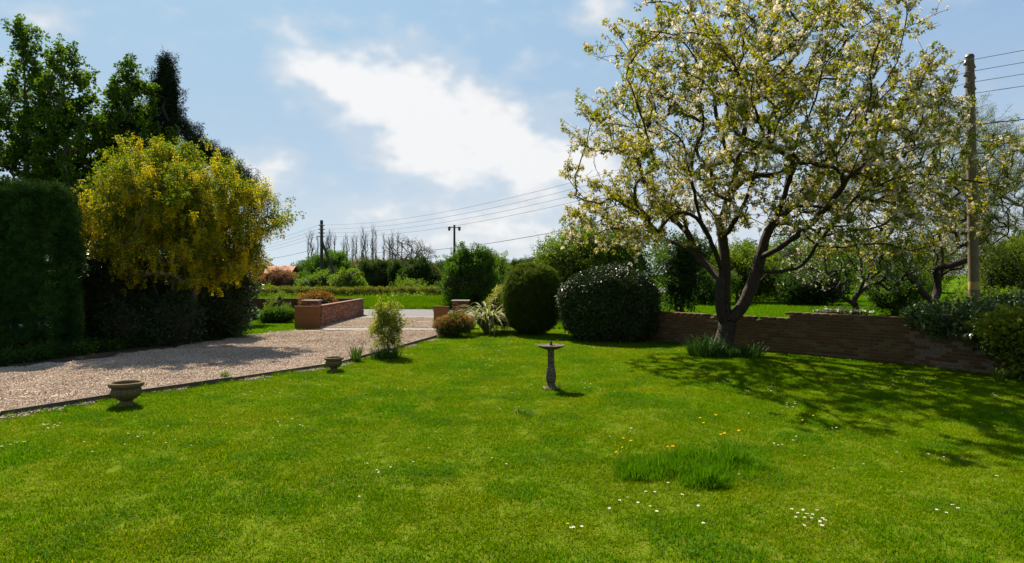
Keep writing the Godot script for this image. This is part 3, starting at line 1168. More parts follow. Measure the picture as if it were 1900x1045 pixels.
# ---------------------------------------------------------------- walls, piers, gates
func brick_things() -> void:
	var red := ["red_brick_0", "red_brick_1", "red_brick_2", "red_brick_3", "red_brick_4"]
	var old := ["old_brick_0", "old_brick_1", "old_brick_2", "old_brick_3", "old_brick_4"]
	var w := thing("drive_wall", "low red brick wall running from the wooden gate along the drive to the road", "wall", Vector3(-7.42, 0, -25.9))
	brick_wall(w, [Vector2(0, 0), Vector2(-0.05, -7.6)], func(_d): return 0.80, 0.2, red)
	var mb := MB.new()
	mb.box(Vector3(-0.025, 0.795, -3.8), Vector3(0.24, 0.05, 7.65), Basis(Vector3.UP, 0.006))
	part("coping", mb.mesh(false, false), M.red_brick_4, w)
	w = thing("road_wall", "dark low brick boundary wall beyond the side lawn flower bed", "wall", Vector3(-8.0, 0, -33.6))
	brick_wall(w, [Vector2(-13.0, 0.4), Vector2(0, 0)], func(_d): return 0.86, 0.2, old)
	for q in [[Vector3(-7.66, 0, -25.75), "square red brick gate pier behind the open wooden gate at the low drive wall"], [Vector3(-1.95, 0, -25.6), "square red brick gate pier beside the variegated spiky plant"]]:
		w = thing("gate_pier", q[1], "pier", q[0], "gate piers at the drive entrance")
		var k := 0.29
		var bm := brick_mesh(0.215, 0.065, 0.1, 11)
		var bh := brick_mesh(0.1, 0.065, 0.1, 12)
		for c in 13:
			var y := 0.012 + c * 0.075 + 0.0325
			for s in 4:
				var bs := Basis(Vector3.UP, s * PI / 2)
				for j in 3:
					var small := j == (2 if c % 2 == 0 else 0)
					var x := (-0.19 + j * 0.225) if c % 2 == 0 else (-0.24 + j * 0.225 - (0.06 if j > 0 else 0.0))
					if c % 2 == 0 and j == 2:
						x = 0.215
					part("brick", bh if small else bm, M[red[rng.randi() % 5]], w, Transform3D(bs, bs * Vector3(x, y, k - 0.05)))
		mb = MB.new()
		mb.box(Vector3(0, 0.485, 0), Vector3(0.45, 0.97, 0.45))
		part("mortar", mb.mesh(false, false), M.mortar, w)
		mb = MB.new()
		mb.box(Vector3(0, 1.01, 0), Vector3(0.68, 0.05, 0.68))
		part("cap", mb.mesh(false, false), M.concrete, w)
	# wooden gates: upright boards on a frame
	for g in [[Vector3(-7.52, 0.03, -24.75), 0.95, 0.02, "brown boarded wooden gate folded open in front of a brick pier and low wall"], [Vector3(-2.62, 0.03, -24.75), 0.72, -0.5, "brown boarded wooden gate behind the red-flowered shrub"]]:
		w = thing("wooden_gate", g[3], "gate", g[0], "boarded drive gates")
		w.rotation.y = g[2]
		var n := int(g[1] / 0.105)
		for i in n:
			mb = MB.new()
			mb.box(Vector3(0, 0.4, 0), Vector3(0.098, 0.8 + rr(-0.006, 0.006), 0.022))
			part("board", mb.mesh(false, false), M.gate_wood, w, Transform3D(Basis(), Vector3((i - (n - 1) * 0.5) * 0.105, 0, rr(-0.002, 0.002))))
		for y in [0.14, 0.66]:
			mb = MB.new()
			mb.box(Vector3(0, y, -0.035), Vector3(g[1], 0.09, 0.04))
			part("rail", mb.mesh(false, false), M.gate_wood, w)
		mb = MB.new()
		mb.box(Vector3(0, 0.808, -0.012), Vector3(g[1] + 0.01, 0.02, 0.07))
		part("capping", mb.mesh(false, false), M.gate_wood, w)
	# the old garden wall on the right; its top steps up, then crumbles down to the right
	w = thing("old_garden_wall", "old weathered brown brick wall with crumbling top behind the cherry tree", "wall", Vector3(3.6, 0, -21.2))
	var top := func(d: float) -> float:
		var n := sin(d * 3.7) * 0.018 + sin(d * 9.1 + 1.0) * 0.02
		if d < 5.35:
			return 0.93 + n
		return 1.09 + n - 0.03 * maxf(0.0, d - 8.0)
	var salt := func(d: float, y: float) -> float:
		return clampf(smoothstep(7.9, 8.8, d) * (1.0 - smoothstep(0.62, 0.8, y)) * 0.6 + (0.5 if absf(d - 3.4) < 0.3 and y > 0.5 else 0.0), 0.0, 0.75)
	brick_wall(w, [Vector2(0, 0), Vector2(0.8, 0.9), Vector2(2.2, 2.7), Vector2(3.75, 4.4), Vector2(5.2, 6.1), Vector2(6.3, 8.2), Vector2(7.4, 10.3)], top, 0.22, old, salt)


# ---------------------------------------------------------------- across the road and far away
func shrub(called: String, label: String, at: Vector3, lobes: Array, o: Dictionary, group := "", category := "shrub") -> Node3D:
	var t := thing(called, label, category, at, group)
	bush(t, lobes, o)
	return t


func far_side() -> void:
	var green := clump(34, 0.2, 0.12, 0.06, [Color(0.04, 0.1, 0.012), Color(0.085, 0.16, 0.02)])
	var yellowish := clump(34, 0.2, 0.11, 0.055, [Color(0.075, 0.15, 0.014), Color(0.14, 0.21, 0.022)])
	var dark := clump(34, 0.2, 0.11, 0.05, [Color(0.02, 0.042, 0.012), Color(0.04, 0.07, 0.018)])
	var olive := clump(34, 0.2, 0.11, 0.05, [Color(0.045, 0.06, 0.02), Color(0.075, 0.09, 0.03)])
	var brown := clump(40, 0.2, 0.12, 0.02, [Color(0.07, 0.055, 0.035), Color(0.12, 0.1, 0.055)])
	var pink := clump(34, 0.2, 0.1, 0.06, [Color(0.13, 0.05, 0.04), Color(0.24, 0.12, 0.1)])
	# roadside hedge: legs and leaves
	var h := thing("roadside_hedge", "long low clipped hedge with brownish tips on the bank across the road", "hedge", Vector3(-12, 0.3, -46))
	var mb := MB.new()
	for i in 260:
		var x := rr(-20, 11.6)
		var p := PackedVector3Array([Vector3(x, 0, rr(-0.2, 0.2)), Vector3(x + rr(-0.1, 0.1), 0.35, rr(-0.2, 0.2)), Vector3(x + rr(-0.3, 0.3), 0.75, rr(-0.3, 0.3))])
		mb.tube(p, PackedFloat32Array([0.022, 0.016, 0.008]), 4)
	part("stems", mb.mesh(true, false), M.grey_bark, h).set_meta("kind", "stuff")
	var hl := clump(30, 0.16, 0.07, 0.04, [Color(0.06, 0.095, 0.018), Color(0.16, 0.17, 0.045)])
	var sw := Swarm.new()
	var n := FastNoiseLite.new()
	n.frequency = 0.9
	for i in 5200:
		var x := rr(-20, 11.6)
		var y := 0.72 * pow(rng.randf(), 0.45)
		var z := rr(-0.45, 0.45)
		if n.get_noise_2d(x * 1.6, y * 3.0) < 0.0 and y < 0.55:
			continue
		sw.put(Vector3(x, 0.06 + y + n.get_noise_1d(x * 1.5) * 0.13 + n.get_noise_1d(x * 5.0) * 0.07, z), spin(rr(0.7, 1.2)), mixc(Color(0.75, 0.85, 0.8), Color(1.25, 1.05, 0.8), rng.randf()))
	swarm("foliage", sw, hl, M.leaf, h)
	var weeds := Swarm.new()
	for i in 420:
		weeds.put(Vector3(rr(-30, -1), 0.3 + rr(0.0, 0.35), -rr(43.6, 46.0)), spin(rr(0.5, 1.2)), mixc(Color(0.8, 0.9, 0.8), Color(1.25, 1.15, 1.0), rng.randf()))
	tag(swarm("verge_weeds", weeds, yellowish, M.leaf, self), "rank weeds along the foot of the roadside hedge", "weeds", "", "stuff")
	# bushes on the bank
	shrub("round_bush", "large bright green rounded bush on the bank behind the brick gate pier", Vector3(-2.45, 0.2, -39.8), [[Vector3(0, 1.6, 0), Vector3(1.45, 1.65, 1.2)], [Vector3(-0.6, 1.2, 0.3), Vector3(1.1, 1.2, 1.0)], [Vector3(0.55, 2.25, 0), Vector3(0.9, 0.95, 0.8)], [Vector3(-0.5, 2.3, 0), Vector3(0.8, 0.8, 0.8)]], {"mesh": green, "mat": M.leaf, "density": 26.0, "size_a": 0.7, "size_b": 1.2, "col_a": Color(0.75, 0.8, 0.8), "col_b": Color(1.2, 1.15, 1), "rough": 0.55, "depth": 0.4, "shoots": 70, "shoot_len": 0.7})
	shrub("feathery_bush", "tall feathery light green bush rising beside the rounded bush on the bank", Vector3(-0.9, 0.2, -41.5), [[Vector3(0, 1.3, 0), Vector3(0.85, 1.7, 0.8)], [Vector3(0.25, 2.1, 0), Vector3(0.5, 1.0, 0.5)]], {"mesh": yellowish, "mat": M.leaf, "density": 12.0, "size_a": 0.5, "size_b": 1.0, "col_a": Color(0.8, 0.9, 0.9), "col_b": Color(1.15, 1.1, 1), "rough": 0.7, "depth": 0.6, "core": 0.35})
	shrub("roadside_bush", "bright yellow-green bush below the slanting pole strut behind the hedge", Vector3(-13.2, 0, -54), [[Vector3(0, 1.1, 0), Vector3(1.5, 1.2, 1.2)], [Vector3(0.3, 1.6, 0), Vector3(0.9, 0.8, 0.9)]], {"mesh": yellowish, "mat": M.leaf, "density": 20.0, "size_a": 0.8, "size_b": 1.3, "col_a": Color(0.85, 0.9, 0.9), "col_b": Color(1.2, 1.1, 1), "rough": 0.35, "depth": 0.4}, "bushes behind the roadside hedge")
	shrub("roadside_bush", "green bush around the foot of the strutted telegraph pole behind the hedge", Vector3(-16.2, 0, -55.5), [[Vector3(0, 0.9, 0), Vector3(1.6, 1.1, 1.2)], [Vector3(0.6, 1.3, 0), Vector3(0.8, 0.9, 0.9)]], {"mesh": yellowish, "mat": M.leaf, "density": 16.0, "size_a": 0.8, "size_b": 1.3, "col_a": Color(0.7, 0.85, 0.9), "col_b": Color(1.05, 1.05, 1), "rough": 0.45, "depth": 0.5}, "bushes behind the roadside hedge")
	for q in [[-18.8, 52, 0.75, 0.9, "scrubby light green bush standing up from the rough grass field"], [-22.5, 56, 1.3, 1.1, "broad pale green bush in the rough field beside the pink tree"], [-10.3, 52, 0.7, 0.7, "small shaggy green bush growing just behind the hedge"], [-7.4, 53, 0.9, 0.8, "leggy yellowish bush growing just behind the hedge"], [-8.9, 57, 1.4, 1.3, "darker broad bush further back between the two hedge-side bushes"], [-5.2, 50, 0.8, 0.75, "small pale bush behind the hedge next to the large rounded bush"], [-20.6, 50, 0.8, 0.6, "low weedy bush at the hedge end behind the dark boundary wall"]]:
		shrub("field_bush", q[4], Vector3(q[0], 0, -q[1]), [[Vector3(0, q[3] * 0.6, 0), Vector3(q[2], q[3] * 0.75, q[2])]], {"mesh": yellowish, "mat": M.leaf, "density": 14.0, "size_a": 0.5, "size_b": 1.1, "col_a": Color(0.8, 0.9, 0.8), "col_b": Color(1.15, 1.1, 1), "rough": 0.8, "depth": 0.6, "core": 0.4}, "bushes in the rough field")
	# dark trees of the far boundary
	var line := [
		["dark rounded evergreen tree standing before the bare poplars", -16.5, 84, 2.1, 3.6, dark], ["narrow dark conifer between the bare poplars and the bare oak", -13.6, 82, 1.3, 3.4, dark], ["small dense dark conifer with pale new tips beside the oak", -11.5, 80, 1.6, 3.9, dark],
		["bushy olive-brown tree under the bare spreading oak", -9.3, 88, 2.8, 3.7, olive], ["wide dark green tree behind the roadside hedge below the oak", -6.3, 84, 3.0, 4.0, dark], ["olive leafing tree next to the far transformer pole", -3.6, 92, 2.6, 4.4, olive],
		["dark leafy tree behind the large rounded bush", 0.4, 90, 2.6, 3.6, dark], ["green leafing tree rising left of the strutted pole", -27.0, 100, 3.4, 5.2, green], ["low dark shrubbery tree near the brick farmhouse wing", -24.5, 92, 2.0, 2.6, dark],
		["brownish thicket tree at the feet of the bare poplars", -24.0, 104, 4.2, 4.4, brown], ["dense brown-green thicket tree behind the yellow-green bush", -18.0, 103, 4.0, 4.6, brown], ["far green tree beyond the farmhouse roof", -38.0, 130, 4.0, 5.0, green],
		["far blue-green tree behind the feathery bush", 4.5, 110, 4.0, 5.0, dark], ["distant hedgerow tree behind the clipped domes", 11.0, 105, 5.0, 5.4, olive],
	]
	for q in line:
		var w: float = q[3]
		var hh: float = q[4]
		var t := thing("background_tree", q[0], "tree", Vector3(q[1], 0, -q[2]), "trees of the far boundary")
		mb = MB.new()
		mb.tube(PackedVector3Array([Vector3(0, 0, 0), Vector3(0.1, hh * 0.3, 0), Vector3(0, hh * 0.7, 0)]), PackedFloat32Array([0.2, 0.14, 0.06]), 6)
		part("trunk", mb.mesh(true, false), M.grey_bark, t)
		var lobes := [[Vector3(0, hh * 0.5, 0), Vector3(w, hh * 0.45, w)]]
		for i in 5:
			lobes.append([Vector3(rr(-0.55, 0.55) * w, hh * rr(0.45, 0.75), rr(-0.4, 0.6) * w), Vector3(w * rr(0.4, 0.6), hh * rr(0.2, 0.3), w * rr(0.4, 0.6))])
		bush(t, lobes, {"called": "crown", "mesh": q[5], "mat": M.leaf, "density": 7.0, "size_a": 1.2, "size_b": 2.2, "col_a": Color(0.8, 0.85, 0.9), "col_b": Color(1.15, 1.1, 1), "rough": 0.5, "depth": 0.35, "freq": 0.6, "shoots": 40, "shoot_len": 1.2})
	# the pinkish tree in front of the house
	shrub("plum_tree", "round pinkish-bronze leaved tree in front of the distant brick house", Vector3(-26.3, 0, -76), [[Vector3(0, 1.4, 0), Vector3(2.0, 1.4, 1.6)], [Vector3(0.8, 1.1, 0.3), Vector3(1.5, 1.1, 1.4)]], {"called": "crown", "mesh": pink, "mat": M.leaf, "density": 12.0, "size_a": 0.8, "size_b": 1.4, "col_a": Color(0.8, 0.8, 0.8), "col_b": Color(1.1, 1.1, 1.1), "rough": 0.3, "depth": 0.4}, "", "tree")
	# bare poplars
	for i in 23:
		var t := thing("bare_poplar", "tall bare upright poplar in the thin row behind the strutted pole", "tree", Vector3(-32.0 + i * 0.58 + rr(-0.3, 0.3), 0, -(108.0 + rr(-3, 4))), "bare poplars in a row")
		var hh := rr(7.6, 9.6)
		var tips := PackedVector3Array()
		for k in 34:
			var y := rr(0.2, 1.0) * hh
			var a := rr(0, TAU)
			var w := 0.75 * (1.0 - 0.6 * y / hh) * rr(0.2, 1.0)
			tips.append(Vector3(cos(a) * w, y, sin(a) * w))
		tree(t, {"limbs": [[[Vector3.ZERO, Vector3(0.05, hh * 0.4, 0), Vector3(-0.04, hh * 0.75, 0), Vector3(0, hh, 0)], -1]], "tips": tips, "base": 0.13, "tip_r": 0.011, "bark": M.grey_bark, "step": 0.6, "wig": 0.03, "lift": 0.35, "twigs": 3, "twig_len": 1.0, "twig_up": 1.4, "twig_bend": 0.1, "sharp": 0.8})
	# bare oak
	var oak := thing("bare_oak", "bare spreading oak with crooked limbs on the far boundary", "tree", Vector3(-13.6, 0, -86))
	tree(oak, {"limbs": [[[Vector3(0.9, 0, 0), Vector3(0.9, 2.2, 0), Vector3(0.6, 3.6, 0)], -1], [[Vector3(0.7, 3.2, 0), Vector3(-0.5, 4.2, 0.3), Vector3(-1.9, 4.9, 0), Vector3(-3.0, 5.0, 0)], 0], [[Vector3(0.6, 3.6, 0), Vector3(0.2, 4.8, 0), Vector3(-0.7, 6.0, 0)], 0], [[Vector3(0.7, 3.5, 0), Vector3(1.6, 4.6, 0.2), Vector3(2.3, 5.8, 0)], 0], [[Vector3(0.8, 3.0, 0), Vector3(2.3, 3.9, 0), Vector3(3.6, 4.2, 0)], 0]],
		"tips": in_lobes([[Vector3(0, 5.2, 0), Vector3(3.2, 1.7, 2.2)], [Vector3(2.0, 4.6, 0), Vector3(2.0, 1.2, 1.6)]], 300, 0.5), "base": 0.3, "tip_r": 0.011, "bark": M.grey_bark, "step": 0.35, "wig": 0.06, "lift": 0.1, "twigs": 3, "twig_len": 0.7})
	# brick farmhouse, mostly behind the laburnum
	var ho := thing("farmhouse", "distant brick house with brown hipped roof and lower red wing", "house", Vector3(-37.3, 0, -100))
	mb = MB.new()
	mb.box(Vector3(-1.8, 1.7, 0), Vector3(5.0, 3.4, 6.0))
	part("wall", mb.mesh(false, false), M.house_brick, ho)
	mb = MB.new()
	for s in [[Vector3(-4.6, 3.4, 3.3), Vector3(1.0, 3.4, 3.3), Vector3(-0.8, 5.2, 0), Vector3(-2.8, 5.2, 0), Vector3(0, 1, 1)], [Vector3(-4.6, 3.4, -3.3), Vector3(1.0, 3.4, -3.3), Vector3(-0.8, 5.2, 0), Vector3(-2.8, 5.2, 0), Vector3(0, 1, -1)], [Vector3(1.0, 3.4, 3.3), Vector3(1.0, 3.4, -3.3), Vector3(-0.8, 5.2, 0), Vector3(-0.8, 5.2, 0), Vector3(1, 1, 0)], [Vector3(-4.6, 3.4, 3.3), Vector3(-4.6, 3.4, -3.3), Vector3(-2.8, 5.2, 0), Vector3(-2.8, 5.2, 0), Vector3(-1, 1, 0)]]:
		mb.facen(s[0], s[1], s[2], s[3], s[4])
	var roof := part("roof", mb.mesh(false, false), M.roof_tile, ho)
	mb = MB.new()
	mb.box(Vector3(-2.4, 5.3, 0), Vector3(0.6, 1.2, 0.6))
	part("chimney", mb.mesh(false, false), M.house_brick, roof)
	mb = MB.new()
	mb.box(Vector3(3.0, 1.15, 0.5), Vector3(4.4, 2.3, 4.0))
	part("wing_wall", mb.mesh(false, false), M.house_brick, ho)
	mb = MB.new()
	mb.facen(Vector3(0.72, 2.25, 2.75), Vector3(5.4, 2.25, 2.75), Vector3(5.4, 3.3, 0.5), Vector3(0.72, 3.3, 0.5), Vector3(0, 1, 1))
	mb.facen(Vector3(0.72, 2.25, -1.75), Vector3(5.4, 2.25, -1.75), Vector3(5.4, 3.3, 0.5), Vector3(0.72, 3.3, 0.5), Vector3(0, 1, -1))
	part("wing_roof", mb.mesh(false, false), M.red_brick_3, ho)
	for x in [-3.3, -0.9, 2.0, 4.0]:
		mb = MB.new()
		var z := 3.02 if x < 1.0 else 2.52
		mb.box(Vector3(x, 1.3, z), Vector3(0.9, 1.0, 0.06))
		var wn := part("window", mb.mesh(false, false), M.white_paint, ho)
		for s in [-1, 1]:
			mb = MB.new()
			mb.box(Vector3(x + s * 0.21, 1.3, z + 0.02), Vector3(0.36, 0.86, 0.04))
			part("pane", mb.mesh(false, false), M.window_glass, wn)


# ---------------------------------------------------------------- left of the drive
func left_side() -> void:
	# tall clipped conifer hedge on bare legs
	var h := thing("tall_conifer_hedge", "tall dark clipped conifer hedge beside the gravel drive", "hedge", Vector3(-14.95, 0, -18.6))
	var mb := MB.new()
	for i in 34:
		var x := -3.6 + i * 0.22 + rr(-0.12, 0.12)
		var z := rr(-0.5, 1.0)
		x -= (1.6 - z) * 0.6
		mb = MB.new()
		mb.tube(PackedVector3Array([Vector3(x, 0, z), Vector3(x + rr(-0.08, 0.08), 0.6, z), Vector3(x + rr(-0.15, 0.15), 1.5, z), Vector3(x, 3.6, z)]), PackedFloat32Array([0.05, 0.04, 0.035, 0.02]), 6)
		part("stem", mb.mesh(true, false), M.cherry_bark, h)
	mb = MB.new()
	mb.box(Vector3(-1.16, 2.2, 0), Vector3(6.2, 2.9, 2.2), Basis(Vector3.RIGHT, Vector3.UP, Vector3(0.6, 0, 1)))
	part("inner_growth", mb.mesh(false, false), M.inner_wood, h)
	var fan := spray(46, 0.34, 0.13, 0.06, 0.016, [Color(0.018, 0.045, 0.012), Color(0.035, 0.075, 0.016)])
	var sw := Swarm.new()
	var n := FastNoiseLite.new()
	n.frequency = 0.7
	n.seed = 4
	for i in 24000:
		var p := Vector3(rr(-3.9, 3.72), rr(0.1, 4.2), rr(-1.6, 1.66))
		var face := rng.randi() % 4
		if face == 0:
			p.y = 4.12
		elif face == 1:
			p.x = 3.62
		elif face == 2:
			p.z = 1.55
		else:
			p.z = 1.55 if rng.randf() < 0.7 else -1.55
		var out := Vector3(p.x / 3.7 if face == 1 else 0.0, 1.0 if face == 0 else 0.0, (p.z / 1.6) if face >= 2 else 0.0)
		p += out * (n.get_noise_3dv(p * 1.4) * 0.5 + rr(-0.2, 0.04))
		var cx := maxf(0.0, p.x - 3.2) / 0.5
		var cy := maxf(0.0, p.y - 3.65) / 0.5
		var cl := sqrt(cx * cx + cy * cy)
		if cl > 1.0:
			p.x -= cx * 0.5 * (1.0 - 1.0 / cl)
			p.y -= cy * 0.5 * (1.0 - 1.0 / cl)
		p.x -= (1.6 - p.z) * 0.6
		if p.y < 0.5 + n.get_noise_2d(p.x * 2.2, p.z) * 0.8 and rng.randf() < 0.7:
			continue
		var b := Basis(Quaternion(Vector3.DOWN, (out + Vector3(rr(-0.5, 0.5), rr(-0.5, 0.3), rr(-0.4, 0.4))).normalized())) * yaw(rr(0.7, 1.2))
		sw.put(p, b, mixc(Color(0.6, 0.7, 0.8), Color(1.9, 1.7, 1.1), clampf(rng.randf() * 0.6 + n.get_noise_3dv(p * 2.5) * 0.8, 0, 1)))
	swarm("foliage", sw, fan, M.needle, h)
	# pale wall glimpsed through the hedge's legs
	mb = MB.new()
	mb.box(Vector3(0, 0.5, 0), Vector3(7.0, 1.0, 0.2))
	var pw := part("pale_wall", mb.mesh(false, false), M.white_render, self)
	pw.position = Vector3(-18.2, 0, -25.0)
	tag(pw, "low white rendered wall glimpsed through the legs of the tall hedge", "wall")
	# sycamores
	var syc := clump(20, 0.17, 0.13, 0.12, [Color(0.045, 0.1, 0.008), Color(0.095, 0.16, 0.012)], 0.8)
	var sl := [["tall leafy sycamore with the highest upswept top above the conifer hedge", -20.4, 28.4, 12.6, 1.9], ["leafy sycamore with a pointed top next to the highest one", -18.1, 27.4, 11.7, 1.7], ["leafy sycamore touching the dark drooping cypress", -16.1, 28.6, 11.2, 1.6], ["leafy sycamore at the outer end of the row", -23.6, 27.6, 12.0, 1.7], ["shorter leafy sycamore filling the row behind the laburnum", -17.1, 29.6, 9.6, 1.9]]
	for q in sl:
		var t := thing("sycamore", q[0], "tree", Vector3(q[1], 0, -q[2]), "sycamores behind the conifer hedge")
		var hh: float = q[3]
		var w: float = q[4]
		var lobes := [[Vector3(0, hh * 0.42, 0), Vector3(w * 1.15, hh * 0.2, w)], [Vector3(0.1, hh * 0.62, 0), Vector3(w * 0.95, hh * 0.17, w * 0.9)], [Vector3(-0.1, hh * 0.8, 0), Vector3(w * 0.62, hh * 0.14, w * 0.6)], [Vector3(-0.25, hh * 0.93, 0), Vector3(w * 0.26, hh * 0.075, w * 0.26)]]
		tree(t, {"limbs": [[[Vector3.ZERO, Vector3(0.1, hh * 0.3, 0), Vector3(0, hh * 0.6, 0.1), Vector3(-0.1, hh * 0.85, 0), Vector3(-0.25, hh, 0)], -1]], "tips": in_lobes(lobes, 300, 0.25), "base": 0.2, "tip_r": 0.007, "bark": M.grey_bark, "step": 0.35, "wig": 0.03, "lift": 0.12, "twigs": 2, "twig_len": 0.5, "twig_up": 0.5,
			"leaves": [["crown", syc, M.leaf, 0.7, 0.55, 1.1, Color(0.75, 0.8, 0.8), Color(1.2, 1.15, 1.0), 0.12]]})
	# drooping cypress
	var cy := thing("drooping_cypress", "dark drooping cypress rising behind the yellow laburnum", "tree", Vector3(-15.6, 0, -30.2))
	var tips := PackedVector3Array()
	for i in 560:
		var y := rr(3.0, 11.1)
		var f := (11.3 - y) / 8.3
		var a := rr(0, TAU)
		var w := (0.05 + 3.3 * pow(f, 0.95)) * rr(0.4, 1.0)
		tips.append(Vector3(cos(a) * w, y - w * 0.25, sin(a) * w))
	for i in 90:
		var f := rng.randf()
		tips.append(Vector3(1.0 + 2.8 * f, 8.6 - 2.6 * f + rr(-0.4, 0.4), rr(-0.7, 0.7)))
	for i in 30:
		tips.append(Vector3(rr(-0.15, 0.3), rr(10.4, 11.9), rr(-0.15, 0.15)))
	var cyl := spray(60, 0.5, 0.16, 0.09, 0.022, [Color(0.012, 0.026, 0.011), Color(0.028, 0.045, 0.018)])
	tree(cy, {"limbs": [[[Vector3.ZERO, Vector3(0, 5, 0), Vector3(0.1, 9, 0), Vector3(0.05, 11.3, 0)], -1]], "tips": tips, "base": 0.24, "tip_r": 0.008, "bark": M.cherry_bark, "step": 0.4, "wig": 0.03, "lift": 0.15, "twigs": 1, "twig_len": 0.5, "sharp": 0.1,
		"leaves": [["crown", cyl, M.needle, 1.4, 0.8, 1.4, Color(0.8, 0.8, 0.8), Color(1.15, 1.1, 1.0), 0.12, true]]})
	# laburnum
	var la := thing("laburnum_tree", "spreading tree hung with golden yellow flowers beside the drive", "tree", Vector3(-9.95, 0, -19.6))
	var lobes := [[Vector3(0.2, 4.2, 0), Vector3(2.2, 1.4, 2.0)], [Vector3(-0.3, 4.4, 0), Vector3(1.6, 1.2, 1.6)], [Vector3(1.5, 3.7, 0.2), Vector3(1.7, 1.2, 1.6)], [Vector3(-0.9, 3.6, 0.3), Vector3(1.3, 1.2, 1.3)], [Vector3(-0.3, 5.3, 0), Vector3(0.7, 0.6, 0.8)], [Vector3(2.45, 3.8, 0), Vector3(0.8, 0.8, 0.7)], [Vector3(0.3, 2.6, 0.5), Vector3(2.2, 0.8, 1.4)], [Vector3(1.6, 2.6, 0.3), Vector3(1.4, 0.8, 1.2)]]
	var loose := in_lobes(lobes, 70, 0.95)
	for i in loose.size():
		loose[i] = Vector3(0.2, 3.6, 0) + (loose[i] - Vector3(0.2, 3.6, 0)) * rr(1.0, 1.13)
	var lab_leaf := clump(24, 0.13, 0.07, 0.035, [Color(0.08, 0.13, 0.008), Color(0.15, 0.19, 0.012)])
	var raceme := spray(40, 0.24, 0.06, 0.032, 0.026, [Color(0.44, 0.36, 0.005), Color(0.6, 0.5, 0.01)])
	var stems := []
	stems.append([[Vector3(0, 0, 0), Vector3(-0.15, 0.8, 0), Vector3(-0.5, 2.0, 0.1), Vector3(-0.9, 3.4, 0.2), Vector3(-1.2, 4.6, 0.2)], -1])
	stems.append([[Vector3(0, 0.1, 0), Vector3(0.12, 0.9, 0.1), Vector3(0.1, 2.2, 0), Vector3(0.2, 3.6, -0.2), Vector3(0, 5.0, 0)], 0])
	stems.append([[Vector3(0, 0.1, 0), Vector3(0.5, 0.9, 0), Vector3(1.0, 2.0, 0.2), Vector3(1.6, 3.2, 0.3), Vector3(2.2, 4.0, 0.2)], 0])
	tree(la, {"limbs": stems, "tips": in_lobes(lobes, 640, 0.4) + loose, "drift": 0.8, "base": 0.1, "tip_r": 0.005, "bark": M.grey_bark, "step": 0.3, "wig": 0.03, "lift": 0.15, "twigs": 2, "twig_len": 0.45,
		"leaves": [["crown", lab_leaf, M.leaf, 0.75, 0.7, 1.2, Color(0.8, 0.85, 0.8), Color(1.15, 1.1, 1.0), 0.15], ["blossom", raceme, M.petal, 1.05, 0.7, 1.3, Color(0.75, 0.75, 0.8), Color(1.1, 1.1, 1.0), 0.12, true]]})
	# dark evergreen shrubs beneath it
	var ever := clump(30, 0.17, 0.09, 0.045, [Color(0.016, 0.036, 0.012), Color(0.034, 0.062, 0.016)])
	var shr := [["dark evergreen shrub at the corner of the conifer hedge", -11.9, 19.9, [[Vector3(0, 1.2, 0), Vector3(1.1, 1.4, 1.0)], [Vector3(0.3, 2.3, -0.2), Vector3(0.9, 0.9, 0.8)]]], ["dark evergreen shrub around the laburnum stems", -10.4, 20.6, [[Vector3(0, 1.3, 0), Vector3(1.4, 1.5, 0.8)], [Vector3(-0.7, 0.7, 0.7), Vector3(0.8, 0.8, 0.7)]]], ["broad dark evergreen shrub at the laburnum edge beside the side lawn", -9.25, 21.5, [[Vector3(0, 1.0, 0), Vector3(1.0, 1.15, 0.9)], [Vector3(-0.5, 1.7, 0), Vector3(0.9, 1.0, 0.8)], [Vector3(0.35, 1.75, 0), Vector3(0.6, 0.8, 0.6)]]], ["low dark evergreen shrub spilling towards the gravel", -10.6, 18.9, [[Vector3(-0.3, 0.5, 0), Vector3(0.9, 0.75, 0.5)], [Vector3(0.85, 0.6, -0.2), Vector3(0.95, 0.85, 0.42)]]]]
	for q in shr:
		shrub("evergreen_shrub", q[0], Vector3(q[1], 0, -q[2]), q[3], {"mesh": ever, "mat": M.glossy_leaf, "density": 34.0, "size_a": 0.7, "size_b": 1.2, "col_a": Color(0.8, 0.85, 0.8), "col_b": Color(1.15, 1.15, 1.0), "rough": 0.4, "depth": 0.35, "shoots": 40, "shoot_len": 0.5}, "evergreen shrubs under the laburnum")
	# low groundcover between the shrubs and the gravel
	var gs := Swarm.new()
	for i in 900:
		var f := rng.randf()
		var e := Vector2(-8.75, 21.6).lerp(Vector2(-11.2, 14.0), f) + Vector2(-rr(0.0, 1.1), -rr(-0.2, 0.3))
		gs.put(Vector3(e.x - 0.35 * sin(f * PI), rr(0.02, 0.2), -e.y), spin(rr(0.5, 1.0)), mixc(Color(0.9, 1.0, 0.8), Color(1.8, 1.9, 1.0), rng.randf()))
	tag(swarm("border_groundcover", gs, ever, M.leaf, self), "dark low groundcover between the evergreen shrubs and the gravel", "groundcover", "", "stuff")
	# side lawn bed
	var green := clump(28, 0.12, 0.07, 0.04, [Color(0.03, 0.085, 0.01), Color(0.065, 0.13, 0.016)])
	var light := clump(24, 0.13, 0.07, 0.04, [Color(0.07, 0.12, 0.02), Color(0.16, 0.19, 0.05)])
	var coppery := clump(24, 0.13, 0.09, 0.04, [Color(0.11, 0.05, 0.025), Color(0.22, 0.1, 0.04)])
